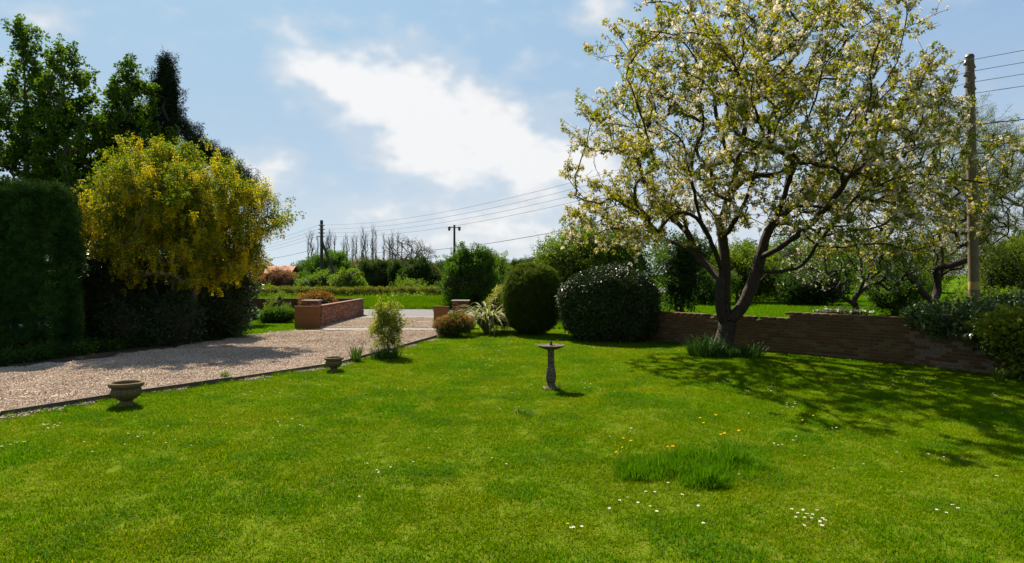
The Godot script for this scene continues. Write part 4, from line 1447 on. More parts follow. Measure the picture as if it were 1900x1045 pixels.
	shrub("low_green_shrub", "low rounded dark green shrub in the side lawn bed next to the gate", Vector3(-9.5, 0, -27.8), [[Vector3(0, 0.3, 0), Vector3(0.6, 0.35, 0.4)], [Vector3(-0.55, 0.24, 0.1), Vector3(0.4, 0.3, 0.35)]], {"mesh": green, "mat": M.leaf, "density": 60.0, "size_a": 0.7, "size_b": 1.1, "col_a": Color(0.8, 0.85, 0.8), "col_b": Color(1.15, 1.15, 1.0)})
	shrub("rose_bush", "loose leafy rose bush with pale young leaves in the side lawn bed", Vector3(-10.0, 0, -28.6), [[Vector3(0, 0.7, 0), Vector3(0.5, 0.55, 0.45)], [Vector3(0.1, 1.0, 0), Vector3(0.3, 0.3, 0.3)]], {"mesh": light, "mat": M.leaf, "density": 28.0, "size_a": 0.5, "size_b": 1.0, "col_a": Color(0.8, 0.85, 0.8), "col_b": Color(1.15, 1.15, 1.0), "core": 0.3, "depth": 0.7, "rough": 0.5})
	shrub("low_bright_plant", "low bright green plant on the side lawn before the dark boundary wall", Vector3(-11.6, 0, -29.6), [[Vector3(0, 0.2, 0), Vector3(0.9, 0.28, 0.5)]], {"mesh": green, "mat": M.leaf, "density": 50.0, "size_a": 0.6, "size_b": 1.0, "col_a": Color(1.0, 1.1, 0.9), "col_b": Color(1.4, 1.3, 1.0), "rough": 0.4}, "", "plant")
	shrub("copper_shrub", "coppery red-leaved shrub above the brick pier at the low drive wall", Vector3(-9.3, 0, -31.6), [[Vector3(0, 0.65, 0), Vector3(0.75, 0.5, 0.5)], [Vector3(0.6, 0.6, 0.1), Vector3(0.5, 0.42, 0.45)]], {"mesh": coppery, "mat": M.leaf, "density": 36.0, "size_a": 0.7, "size_b": 1.2, "col_a": Color(0.8, 0.85, 0.8), "col_b": Color(1.15, 1.15, 1.0), "rough": 0.4})


# ---------------------------------------------------------------- right of the gate
func shrubs_by_the_gate() -> void:
	var small := clump(26, 0.09, 0.045, 0.03, [Color(0.05, 0.075, 0.015), Color(0.1, 0.13, 0.022)])
	var red := clump(12, 0.05, 0.035, 0.02, [Color(0.24, 0.05, 0.025), Color(0.36, 0.12, 0.06)])
	shrub("red_flowered_shrub", "low rounded shrub with orange-red flowering tips beside the drive end", Vector3(-1.82, 0, -21.7), [[Vector3(0, 0.38, 0), Vector3(0.56, 0.36, 0.5)], [Vector3(-0.2, 0.34, 0.1), Vector3(0.42, 0.34, 0.4)]], {"mesh": small, "mat": M.leaf, "density": 110.0, "size_a": 0.7, "size_b": 1.2, "col_a": Color(0.8, 0.8, 0.8), "col_b": Color(1.2, 1.1, 1.0), "rough": 0.25,
		"second": [["flowers", red, Color(0.8, 0.8, 0.8), Color(1.1, 1.1, 1.1), 330, 0.92]]})
	# variegated spiky plant: each arching leaf is a part
	var ph := thing("variegated_flax", "spiky plant of arching cream and green striped leaves next to the gate pier", "plant", Vector3(-0.85, 0, -22.9))
	var kinds := []
	for v in 5:
		var mb := MB.new()
		var droop := [1.7, 2.3, 2.8, 3.2, 2.5][v] as float
		var length := [1.45, 1.65, 1.7, 1.6, 1.3][v] as float
		var k := 9
		var p := Vector3.ZERO
		var rows := []
		for i in k + 1:
			var f := float(i) / k
			var a := 0.3 + droop * pow(f, 1.4)
			var d := Vector3(sin(a), cos(a), 0)
			var nn := Vector3(-cos(a), sin(a), 0)
			var w := 0.036 * (1.0 - pow(f, 3.0)) * (0.6 + 0.4 * minf(1.0, f * 4.0)) + 0.001
			rows.append([p, w, nn])
			p += d * length / k
		var cream := Color(0.26, 0.25, 0.1)
		var gr := Color(0.07, 0.12, 0.035)
		for i in k:
			var a: Array = rows[i]
			var b: Array = rows[i + 1]
			for s in [[-1.0, -0.45, cream], [-0.45, 0.45, gr], [0.45, 1.0, cream]]:
				var pa: Vector3 = a[0] + Vector3(0, 0, s[0] * a[1]) + a[2] * absf(s[0]) * a[1] * 0.35
				var pb: Vector3 = a[0] + Vector3(0, 0, s[1] * a[1]) + a[2] * absf(s[1]) * a[1] * 0.35
				var pc: Vector3 = b[0] + Vector3(0, 0, s[1] * b[1]) + b[2] * absf(s[1]) * b[1] * 0.35
				var pd: Vector3 = b[0] + Vector3(0, 0, s[0] * b[1]) + b[2] * absf(s[0]) * b[1] * 0.35
				mb.facen(pa, pb, pc, pd, a[2], s[2])
		kinds.append(mb.mesh(false))
	for i in 150:
		var a := TAU * i / 150.0 * 19.0 + rr(-0.1, 0.1)
		var b := Basis(Vector3.UP, a) * Basis(Vector3.BACK, rr(-0.3, 0.25))
		part("leaf", kinds[rng.randi() % 5], M.strap_leaf, ph, Transform3D(b.scaled(Vector3.ONE * rr(0.8, 1.15)), Vector3(cos(a) * 0.08, 0, -sin(a) * 0.08)))
	var vari := clump(26, 0.12, 0.06, 0.035, [Color(0.16, 0.18, 0.05), Color(0.42, 0.4, 0.17)])
	shrub("variegated_shrub", "pale yellow-green variegated shrub leaning on the taller clipped dome", Vector3(-0.35, 0, -24.0), [[Vector3(0, 0.75, 0), Vector3(0.55, 0.75, 0.5)], [Vector3(0.2, 1.15, 0), Vector3(0.35, 0.4, 0.4)]], {"mesh": vari, "mat": M.leaf, "density": 50.0, "size_a": 0.7, "size_b": 1.1, "col_a": Color(0.7, 0.75, 0.7), "col_b": Color(1.1, 1.1, 1.0), "rough": 0.25})
	# clipped domes
	var box := clump(30, 0.075, 0.032, 0.02, [Color(0.035, 0.065, 0.008), Color(0.085, 0.12, 0.016)])
	shrub("clipped_dome", "smooth egg-shaped clipped evergreen dome beside the variegated spiky plant", Vector3(0.68, 0, -22.5), [[Vector3(0, 1.28, 0), Vector3(0.97, 1.14, 0.95)], [Vector3(0, 0.75, 0), Vector3(0.88, 0.75, 0.86)]], {"mesh": box, "mat": M.leaf, "density": 260.0, "size_a": 0.8, "size_b": 1.2, "col_a": Color(0.8, 0.8, 0.8), "col_b": Color(1.2, 1.15, 1.0), "rough": 0.09, "depth": 0.12, "core": 0.86, "shoots": 170, "shoot_len": 0.14})
	var laurel := clump(24, 0.11, 0.075, 0.036, [Color(0.016, 0.036, 0.008), Color(0.04, 0.066, 0.014)])
	shrub("glossy_dome", "wide dark glossy-leaved clipped shrub with small pale flecks by the old wall", Vector3(3.0, 0, -20.6), [[Vector3(0, 1.15, 0), Vector3(1.5, 1.06, 1.2)], [Vector3(0, 0.6, 0), Vector3(1.42, 0.7, 1.12)]], {"mesh": laurel, "mat": M.glossy_leaf, "density": 120.0, "size_a": 0.8, "size_b": 1.25, "col_a": Color(0.8, 0.8, 0.8), "col_b": Color(1.2, 1.15, 1.0), "rough": 0.1, "depth": 0.14, "core": 0.86, "shoots": 60, "shoot_len": 0.18})


# ---------------------------------------------------------------- beyond the old wall
func right_side() -> void:
	var yel := clump(26, 0.19, 0.1, 0.05, [Color(0.075, 0.13, 0.014), Color(0.14, 0.19, 0.022)])
	var gre := clump(26, 0.19, 0.1, 0.05, [Color(0.04, 0.095, 0.012), Color(0.085, 0.15, 0.018)])
	var drk := clump(26, 0.19, 0.11, 0.055, [Color(0.016, 0.04, 0.012), Color(0.035, 0.07, 0.016)])
	var oo := {"mesh": yel, "mat": M.leaf, "density": 16.0, "size_a": 0.7, "size_b": 1.3, "col_a": Color(0.75, 0.85, 0.8), "col_b": Color(1.15, 1.1, 1.0), "rough": 0.55, "depth": 0.5, "core": 0.55, "shoots": 50, "shoot_len": 0.8}
	var back := [
		["light yellow-green leafing tree rising behind the egg-shaped dome", 2.3, 29.0, [[Vector3(0, 2.3, 0), Vector3(1.3, 1.5, 1.2)], [Vector3(0.9, 2.9, 0), Vector3(1.1, 1.1, 1.0)], [Vector3(-0.5, 1.6, 0), Vector3(1.0, 1.3, 1.0)]], yel],
		["green leafing tree behind the wide glossy shrub", 5.0, 30.0, [[Vector3(0, 2.3, 0), Vector3(1.6, 1.7, 1.4)], [Vector3(-0.6, 3.0, 0), Vector3(1.1, 0.9, 1.0)]], gre],
		["dark ivy-clad tree standing in the paddock behind the cherry trunk", 7.9, 31.5, [[Vector3(0, 1.9, 0), Vector3(1.15, 1.9, 1.0)], [Vector3(0.3, 2.9, 0), Vector3(1.0, 0.9, 0.9)]], drk],
		["pale green hawthorn across the paddock behind the cherry fork", 15.5, 46.0, [[Vector3(0, 2.2, 0), Vector3(2.6, 2.0, 1.8)], [Vector3(1.6, 1.6, 0), Vector3(2.0, 1.5, 1.5)]], yel],
		["broad green tree across the paddock beside the pale hawthorn", 21.0, 50.0, [[Vector3(0, 2.6, 0), Vector3(3.0, 2.4, 2.0)], [Vector3(-1.8, 1.7, 0), Vector3(2.0, 1.6, 1.6)]], gre],
		["yellowish thicket tree at the far edge of the paddock", 33.0, 68.0, [[Vector3(0, 2.6, 0), Vector3(4.6, 2.5, 2.5)], [Vector3(3.0, 3.0, 0), Vector3(3.4, 2.2, 2.4)]], yel],
		["green thicket tree at the far edge of the paddock", 42.0, 70.0, [[Vector3(0, 3.0, 0), Vector3(4.6, 2.9, 2.5)]], gre],
		["dark green boundary tree far behind the cherry crown", 25.0, 72.0, [[Vector3(0, 2.6, 0), Vector3(4.8, 2.5, 2.5)], [Vector3(-5, 2.4, 0), Vector3(4.0, 2.2, 2.4)]], drk],
		["yellow-green bush behind the timber telegraph pole", 20.6, 28.0, [[Vector3(0, 1.7, 0), Vector3(1.6, 1.6, 1.3)], [Vector3(0.8, 2.4, 0), Vector3(1.0, 1.0, 0.9)]], yel],
		["green bush at the outer edge behind the ivy", 23.2, 30.0, [[Vector3(0, 1.9, 0), Vector3(1.9, 1.9, 1.4)]], gre],
		["rounded green thorn bush in the paddock behind the cherry trunk", 12.4, 43.0, [[Vector3(0, 1.1, 0), Vector3(1.9, 1.3, 1.3)]], gre],
		["low dark thorn bush in the paddock before the broad green tree", 18.4, 42.0, [[Vector3(0, 0.9, 0), Vector3(1.9, 1.1, 1.2)], [Vector3(1.2, 1.2, 0), Vector3(1.2, 1.1, 1.0)]], drk],
		["spreading yellow-green thorn bush beyond the fruit tree", 27.0, 47.0, [[Vector3(0, 1.3, 0), Vector3(2.6, 1.6, 1.5)]], yel],
		["leafing bush between the willow trunk and the timber pole", 17.6, 31.0, [[Vector3(0, 1.1, 0), Vector3(1.5, 1.2, 1.1)]], gre],
	]
	for q in back:
		var t := thing("paddock_tree", q[0], "tree" if q[0].contains("tree") or q[0].contains("hawthorn") else "bush", Vector3(q[1], 0, -q[2]), "trees and bushes around the paddock")
		for i in 3:
			var mb := MB.new()
			mb.tube(PackedVector3Array([Vector3(rr(-0.2, 0.2), 0, 0), Vector3(rr(-0.4, 0.4), 1.0, 0), Vector3(rr(-0.9, 0.9), 2.4, rr(-0.4, 0.4))]), PackedFloat32Array([0.09, 0.06, 0.02]), 5)
			part("trunk", mb.mesh(true, false), M.grey_bark, t)
		var o := oo.duplicate()
		o.mesh = q[4]
		o.called = "crown"
		if q[2] > 40:
			o.size_a = 1.1
			o.size_b = 2.0
			o.density = 9.0
			o.freq = 0.6
		bush(t, q[3], o)
	# willows with thin, barely leafed crowns and leaning trunks
	var wl := clump(16, 0.12, 0.065, 0.016, [Color(0.07, 0.1, 0.02), Color(0.14, 0.17, 0.035)])
	var w := thing("leaning_willow", "thinly leafed willow with a dark trunk leaning away from the timber pole", "tree", Vector3(17.6, 0, -27.2))
	tree(w, {"limbs": [[[Vector3(0, 0, 0), Vector3(-0.5, 0.7, 0), Vector3(-1.3, 1.6, 0), Vector3(-1.9, 2.6, 0.2), Vector3(-2.2, 4.0, 0.2)], -1], [[Vector3(-0.6, 0.8, 0), Vector3(-0.1, 2.2, -0.2), Vector3(-0.1, 4.2, -0.3), Vector3(0.3, 6.4, -0.3), Vector3(0.6, 8.0, 0)], 0], [[Vector3(-1.9, 2.6, 0.2), Vector3(-1.4, 4.4, 0), Vector3(-1.2, 6.2, 0.2), Vector3(-1.5, 8.2, 0)], 0], [[Vector3(-2.0, 3.0, 0.2), Vector3(-3.2, 4.2, 0.3), Vector3(-4.2, 5.6, 0.2)], 0], [[Vector3(-0.1, 3.4, -0.2), Vector3(1.2, 4.8, 0), Vector3(2.2, 6.4, 0.2)], 0]],
		"tips": in_lobes([[Vector3(-0.9, 6.4, 0), Vector3(3.4, 2.8, 2.4)], [Vector3(1.4, 5.6, 0), Vector3(2.2, 2.6, 2.0)], [Vector3(-3.2, 4.2, 0), Vector3(1.9, 1.9, 1.6)], [Vector3(0.4, 3.4, 0), Vector3(2.6, 1.4, 1.6)]], 560, 0.3), "base": 0.2, "tip_r": 0.005, "bark": M.cherry_bark, "step": 0.4, "wig": 0.03, "lift": 0.12, "twigs": 3, "twig_len": 0.8, "twig_up": 0.35,
		"leaves": [["crown", wl, M.leaf, 1.3, 0.6, 1.2, Color(0.8, 0.85, 0.8), Color(1.15, 1.1, 1.0), 0.1]]})
	w = thing("thin_willow", "thin greyish willow with an airy crown beyond the timber pole", "tree", Vector3(23.6, 0, -31))
	tree(w, {"limbs": [[[Vector3(0, 0, 0), Vector3(-0.2, 1.6, 0), Vector3(-0.1, 3.4, 0), Vector3(0.4, 5.4, 0)], -1], [[Vector3(-0.2, 1.8, 0), Vector3(-1.2, 3.4, 0), Vector3(-1.8, 5.2, 0)], 0], [[Vector3(-0.1, 2.8, 0), Vector3(1.2, 4.2, 0), Vector3(2.2, 5.4, 0)], 0]],
		"tips": in_lobes([[Vector3(-0.4, 5.6, 0), Vector3(3.2, 2.8, 2.0)], [Vector3(1.8, 3.8, 0), Vector3(2.4, 2.2, 1.6)], [Vector3(-2.4, 3.4, 0), Vector3(2.0, 1.8, 1.4)]], 420, 0.25), "base": 0.18, "tip_r": 0.008, "bark": M.grey_bark, "step": 0.35, "wig": 0.05, "lift": 0.12, "twigs": 3, "twig_len": 0.8, "twig_up": 0.3,
		"leaves": [["crown", wl, M.leaf, 1.2, 0.6, 1.2, Color(0.8, 0.85, 0.8), Color(1.1, 1.05, 1.0), 0.1]]})
	w = thing("orchard_tree", "low crooked fruit tree leaning over the paddock behind the old wall", "tree", Vector3(13.4, 0, -26.5))
	var bl := flower_ball(7, 0.07, 0.045, [Color(0.55, 0.5, 0.48), Color(0.75, 0.7, 0.68)])
	tree(w, {"limbs": [[[Vector3(0.4, 0, 0), Vector3(0, 0.8, 0), Vector3(-0.8, 1.5, 0), Vector3(-1.6, 1.9, 0.2)], -1], [[Vector3(0, 0.8, 0), Vector3(0.4, 1.8, 0), Vector3(0.2, 3.0, 0)], 0], [[Vector3(-0.8, 1.5, 0), Vector3(-1.0, 2.4, 0), Vector3(-1.4, 3.2, 0)], 0], [[Vector3(0.3, 1.3, 0), Vector3(1.4, 2.0, 0), Vector3(2.2, 2.4, 0)], 0]],
		"tips": in_lobes([[Vector3(-0.3, 2.6, 0), Vector3(2.6, 1.3, 1.8)], [Vector3(1.6, 2.2, 0), Vector3(1.4, 0.9, 1.2)]], 240, 0.3), "base": 0.14, "tip_r": 0.006, "bark": M.cherry_bark, "step": 0.3, "wig": 0.05, "lift": 0.1, "twigs": 3, "twig_len": 0.5,
		"leaves": [["crown", gre, M.leaf, 0.3, 0.4, 0.8, Color(0.9, 0.95, 0.8), Color(1.25, 1.15, 1.0), 0.12], ["blossom", bl, M.petal, 0.2, 0.7, 1.2, Color(0.8, 0.8, 0.8), Color(1.05, 1.05, 1.05), 0.12]]})
	# ivy and climbers on the wall end
	var ivy := clump(20, 0.14, 0.075, 0.06, [Color(0.02, 0.045, 0.012), Color(0.055, 0.09, 0.02)])
	var pale := flower_ball(5, 0.05, 0.04, [Color(0.5, 0.5, 0.45), Color(0.7, 0.7, 0.64)])
	shrub("ivy_mound", "dark glossy ivy mound tumbling over the end of the old wall", Vector3(10.6, 0, -14.1), [[Vector3(-0.1, 0.95, -0.1), Vector3(1.0, 0.5, 0.7)], [Vector3(-1.2, 1.05, -0.7), Vector3(0.7, 0.25, 0.5)], [Vector3(-1.4, 0.98, -0.15), Vector3(0.45, 0.26, 0.3)], [Vector3(-1.05, 0.88, 0.5), Vector3(0.45, 0.4, 0.35)], [Vector3(-0.8, 0.78, 1.0), Vector3(0.5, 0.5, 0.4)], [Vector3(-0.5, 0.7, 1.55), Vector3(0.6, 0.6, 0.5)], [Vector3(1.4, 1.0, -0.6), Vector3(1.4, 0.6, 0.9)]], {"mesh": ivy, "mat": M.glossy_leaf, "density": 50.0, "size_a": 0.7, "size_b": 1.2, "col_a": Color(0.8, 0.85, 0.8), "col_b": Color(1.5, 1.4, 1.0), "rough": 0.45, "depth": 0.35, "core": 0.7, "shoots": 60, "shoot_len": 0.35}, "", "ivy")
	shrub("bramble_bank", "light leafy bramble bank behind the ivy at the foot of the timber pole", Vector3(13.0, 0, -18.2), [[Vector3(-0.6, 0.7, 0.3), Vector3(1.6, 0.75, 1.0)], [Vector3(1.4, 0.9, 0), Vector3(1.8, 0.8, 1.0)]], {"mesh": ivy, "mat": M.leaf, "density": 40.0, "size_a": 0.7, "size_b": 1.2, "col_a": Color(1.3, 1.3, 1.0), "col_b": Color(2.2, 2.0, 1.2), "rough": 0.35, "depth": 0.4}, "", "bush")
	shrub("wall_top_creeper", "small creeper with white flowers lying on the old wall top", Vector3(8.35, 1.0, -17.0), [[Vector3(-0.3, 0.05, 0.1), Vector3(0.5, 0.1, 0.3)], [Vector3(0.3, 0.03, -0.3), Vector3(0.5, 0.1, 0.3)]], {"mesh": ivy, "mat": M.leaf, "density": 30.0, "size_a": 0.5, "size_b": 0.9, "col_a": Color(1.0, 1.0, 0.9), "col_b": Color(1.8, 1.7, 1.2), "rough": 0.3, "second": [["flowers", pale, Color(0.9, 0.9, 0.9), Color(1.1, 1.1, 1.1), 40, 1.0]]}, "", "creeper")
	var gold := clump(20, 0.16, 0.12, 0.05, [Color(0.1, 0.15, 0.014), Color(0.2, 0.23, 0.02)])
	var yf := flower_ball(5, 0.04, 0.06, [Color(0.6, 0.35, 0.02), Color(0.75, 0.55, 0.04)])
	shrub("golden_shrub", "bright yellow-green leafy shrub with a few yellow flowers in front of the ivy", Vector3(9.45, 0, -12.75), [[Vector3(-0.1, 1.02, 0), Vector3(0.48, 0.32, 0.4)], [Vector3(0.35, 0.9, 0.2), Vector3(0.5, 0.42, 0.4)], [Vector3(0.25, 0.5, 0.0), Vector3(0.3, 0.5, 0.3)]], {"mesh": gold, "mat": M.leaf, "density": 34.0, "size_a": 0.6, "size_b": 1.1, "col_a": Color(0.8, 0.85, 0.8), "col_b": Color(1.15, 1.1, 1.0), "rough": 0.4, "depth": 0.6, "core": 0.5, "second": [["flowers", yf, Color(0.9, 0.9, 0.9), Color(1.1, 1.1, 1.1), 14, 0.8]]})


# ---------------------------------------------------------------- the cherry
func cherry() -> void:
	var root := thing("cherry_tree", "big spreading cherry tree with white blossom and bronze-green young leaves on the lawn", "tree", Vector3(5.34, 0, -17.1))
	# traced limbs: across, up (in metres from the foot), towards the camera
	var s := 0.01368
	var f := func(pts: Array) -> Array:
		var out := []
		for q in pts:
			out.append(Vector3((q[0] - 1340) * s, (656 - q[1]) * s, q[2]))
		return out
	var limbs := []
	limbs.append([f.call([[1338, 660, 0], [1342, 635, 0], [1348, 612, 0], [1352, 594, 0]]), -1])
	limbs.append([f.call([[1352, 594, 0], [1347, 566, -0.05], [1347, 530, -0.1], [1349, 485, -0.15], [1346, 440, -0.25], [1340, 410, -0.3], [1318, 376, -0.5], [1298, 335, -0.9], [1280, 285, -1.3], [1262, 215, -1.7], [1245, 140, -2.0]]), 0])
	limbs.append([f.call([[1345, 605, 0.05], [1333, 575, 0.16], [1331, 535, 0.22], [1332, 502, 0.3], [1316, 478, 0.6], [1297, 446, 0.9], [1274, 420, 1.3], [1252, 385, 1.9], [1228, 335, 2.5], [1205, 270, 2.9]]), 0])
	limbs.append([f.call([[1356, 594, 0], [1372, 574, 0.05], [1388, 542, 0.1], [1399, 512, 0.1], [1407, 480, 0.1], [1421, 430, 0.15], [1453, 395, 0.1], [1499, 358, 0], [1527, 321, -0.2], [1545, 285, -0.3], [1582, 246, -0.6], [1610, 190, -0.9], [1640, 125, -1.2]]), 0])
	limbs.append([f.call([[1342, 413, -0.3], [1353, 358, 0.1], [1357, 312, 0.4], [1362, 255, 0.7], [1372, 185, 1.0], [1382, 110, 1.2], [1386, 40, 1.3]]), 0])
	limbs.append([f.call([[1318, 376, -0.5], [1290, 345, -0.2], [1262, 308, 0.1], [1232, 285, 0.4], [1195, 240, 0.7], [1160, 190, 0.9], [1132, 140, 1.0]]), 0])
	limbs.append([f.call([[1331, 500, 0.3], [1296, 487, 0.9], [1256, 458, 1.6], [1224, 424, 2.2], [1172, 404, 2.7], [1118, 398, 3.0]]), 0])
	limbs.append([f.call([[1333, 520, 0.2], [1300, 470, -0.6], [1260, 440, -1.3], [1210, 410, -2.0], [1150, 370, -2.6], [1095, 320, -2.9]]), 0])
	limbs.append([f.call([[1402, 505, 0.1], [1436, 503, 0.5], [1464, 492, 0.8], [1486, 448, 1.1], [1518, 392, 1.5], [1560, 360, 1.8], [1620, 338, 2.0], [1700, 318, 2.1], [1770, 312, 2.1]]), 0])
	limbs.append([f.call([[1392, 532, 0.1], [1420, 524, -0.5], [1462, 500, -1.1], [1520, 460, -1.9], [1590, 420, -2.5], [1660, 395, -2.9]]), 0])
	limbs.append([f.call([[1421, 430, 0.15], [1433, 380, 0.6], [1434, 330, 1.1], [1430, 285, 1.5], [1444, 235, 1.9], [1450, 175, 2.2], [1442, 105, 2.4]]), 0])
	limbs.append([f.call([[1453, 395, 0.1], [1472, 348, -0.5], [1490, 298, -1.0], [1497, 245, -1.4], [1512, 190, -1.8], [1532, 130, -2.1], [1548, 70, -2.2]]), 0])
	limbs.append([f.call([[1527, 321, -0.2], [1565, 318, 0.5], [1610, 306, 1.2], [1660, 285, 1.8], [1715, 250, 2.2]]), 0])
	limbs.append([f.call([[1545, 285, -0.3], [1553, 238, 0.2], [1580, 178, 0.7], [1602, 110, 1.0], [1620, 50, 1.2]]), 0])
	limbs.append([f.call([[1407, 480, 0.1], [1425, 455, 1.1], [1440, 420, 2.2], [1450, 375, 3.2], [1452, 320, 4.0]]), 0])
	limbs.append([f.call([[1346, 440, -0.25], [1352, 400, 0.8], [1345, 360, 1.9], [1330, 310, 3.0], [1310, 250, 3.8]]), 0])
	limbs.append([f.call([[1349, 470, -0.15], [1375, 420, -1.2], [1400, 370, -2.2], [1425, 310, -3.0], [1440, 240, -3.5]]), 0])
	# crown: lobes over the whole spread, with upright shoots on top
	var lobes := [
		[Vector3(0.4, 5.8, 0), Vector3(3.6, 3.0, 4.2)], [Vector3(-2.2, 4.8, 0.2), Vector3(1.9, 2.1, 3.2)], [Vector3(2.6, 6.2, 0), Vector3(2.6, 2.5, 3.2)], [Vector3(4.4, 4.5, 0.4), Vector3(2.3, 1.4, 2.6)], [Vector3(-2.9, 3.2, 0.8), Vector3(1.1, 0.9, 2.2)], [Vector3(1.6, 4.6, 2.6), Vector3(3.0, 1.9, 2.4)], [Vector3(3.8, 3.35, 0), Vector3(2.5, 1.0, 2.6)], [Vector3(-2.4, 3.3, -0.4), Vector3(1.6, 0.9, 2.4)], [Vector3(0.6, 7.6, 0.4), Vector3(3.2, 1.4, 2.6)], [Vector3(-1.6, 5.4, 4.2), Vector3(2.0, 1.8, 1.8)], [Vector3(0.8, 5.6, 4.4), Vector3(2.4, 1.9, 1.6)],
	]
	var tips := in_lobes(lobes, 1250, 0.55)
	for i in 46:
		var a := rr(-3.2, 4.8)
		tips.append(Vector3(a, 7.6 + 1.9 * rng.randf() * (1.0 - pow(absf(a - 0.8) / 5.0, 2.0)), rr(-2.2, 2.6)))
	for q in [[-2.45, 8.95, 0.5], [5.4, 8.6, -0.6], [6.0, 8.9, -0.5], [6.6, 4.75, 1.8], [7.0, 4.6, 2.0], [-3.9, 5.0, 0.3], [-3.8, 4.4, 1.0], [-3.2, 7.3, 0.6]]:
		tips.append(Vector3(q[0], q[1], q[2]))
	var keep := PackedVector3Array()
	for q in tips:
		if q.y > 2.35 + 0.12 * absf(q.x) * (1.0 if q.x < 0 else 0.2):
			keep.append(q)
	var leafs := clump(20, 0.06, 0.074, 0.038, [Color(0.15, 0.16, 0.008), Color(0.26, 0.24, 0.016)], 0.9, 0.3, 0.8)
	var green := clump(20, 0.06, 0.074, 0.04, [Color(0.09, 0.14, 0.008), Color(0.16, 0.2, 0.014)], 0.9, 0.35, 0.8)
	var blossom := flower_ball(14, 0.075, 0.05, [Color(0.56, 0.5, 0.38), Color(0.72, 0.67, 0.56)])
	tree(root, {"limbs": limbs, "tips": keep, "base": 0.225, "tip_r": 0.005, "bark": M.cherry_bark, "step": 0.24, "wig": 0.01, "lift": 0.14, "twigs": 2, "twig_len": 0.5, "twig_up": 0.35, "from": Vector3(0.4, 3.0, 0), "flare": 0.9, "sharp": 0.66,
		"leaves": [["crown", leafs, M.leaf, 0.5, 0.6, 1.2, Color(0.75, 0.75, 0.75), Color(1.15, 1.1, 1.0), 0.05], ["crown", green, M.leaf, 0.16, 0.6, 1.2, Color(0.75, 0.8, 0.8), Color(1.15, 1.1, 1.0), 0.05], ["blossom", blossom, M.petal, 0.52, 0.6, 1.15, Color(0.85, 0.83, 0.83), Color(1.05, 1.05, 1.05), 0.06]]})


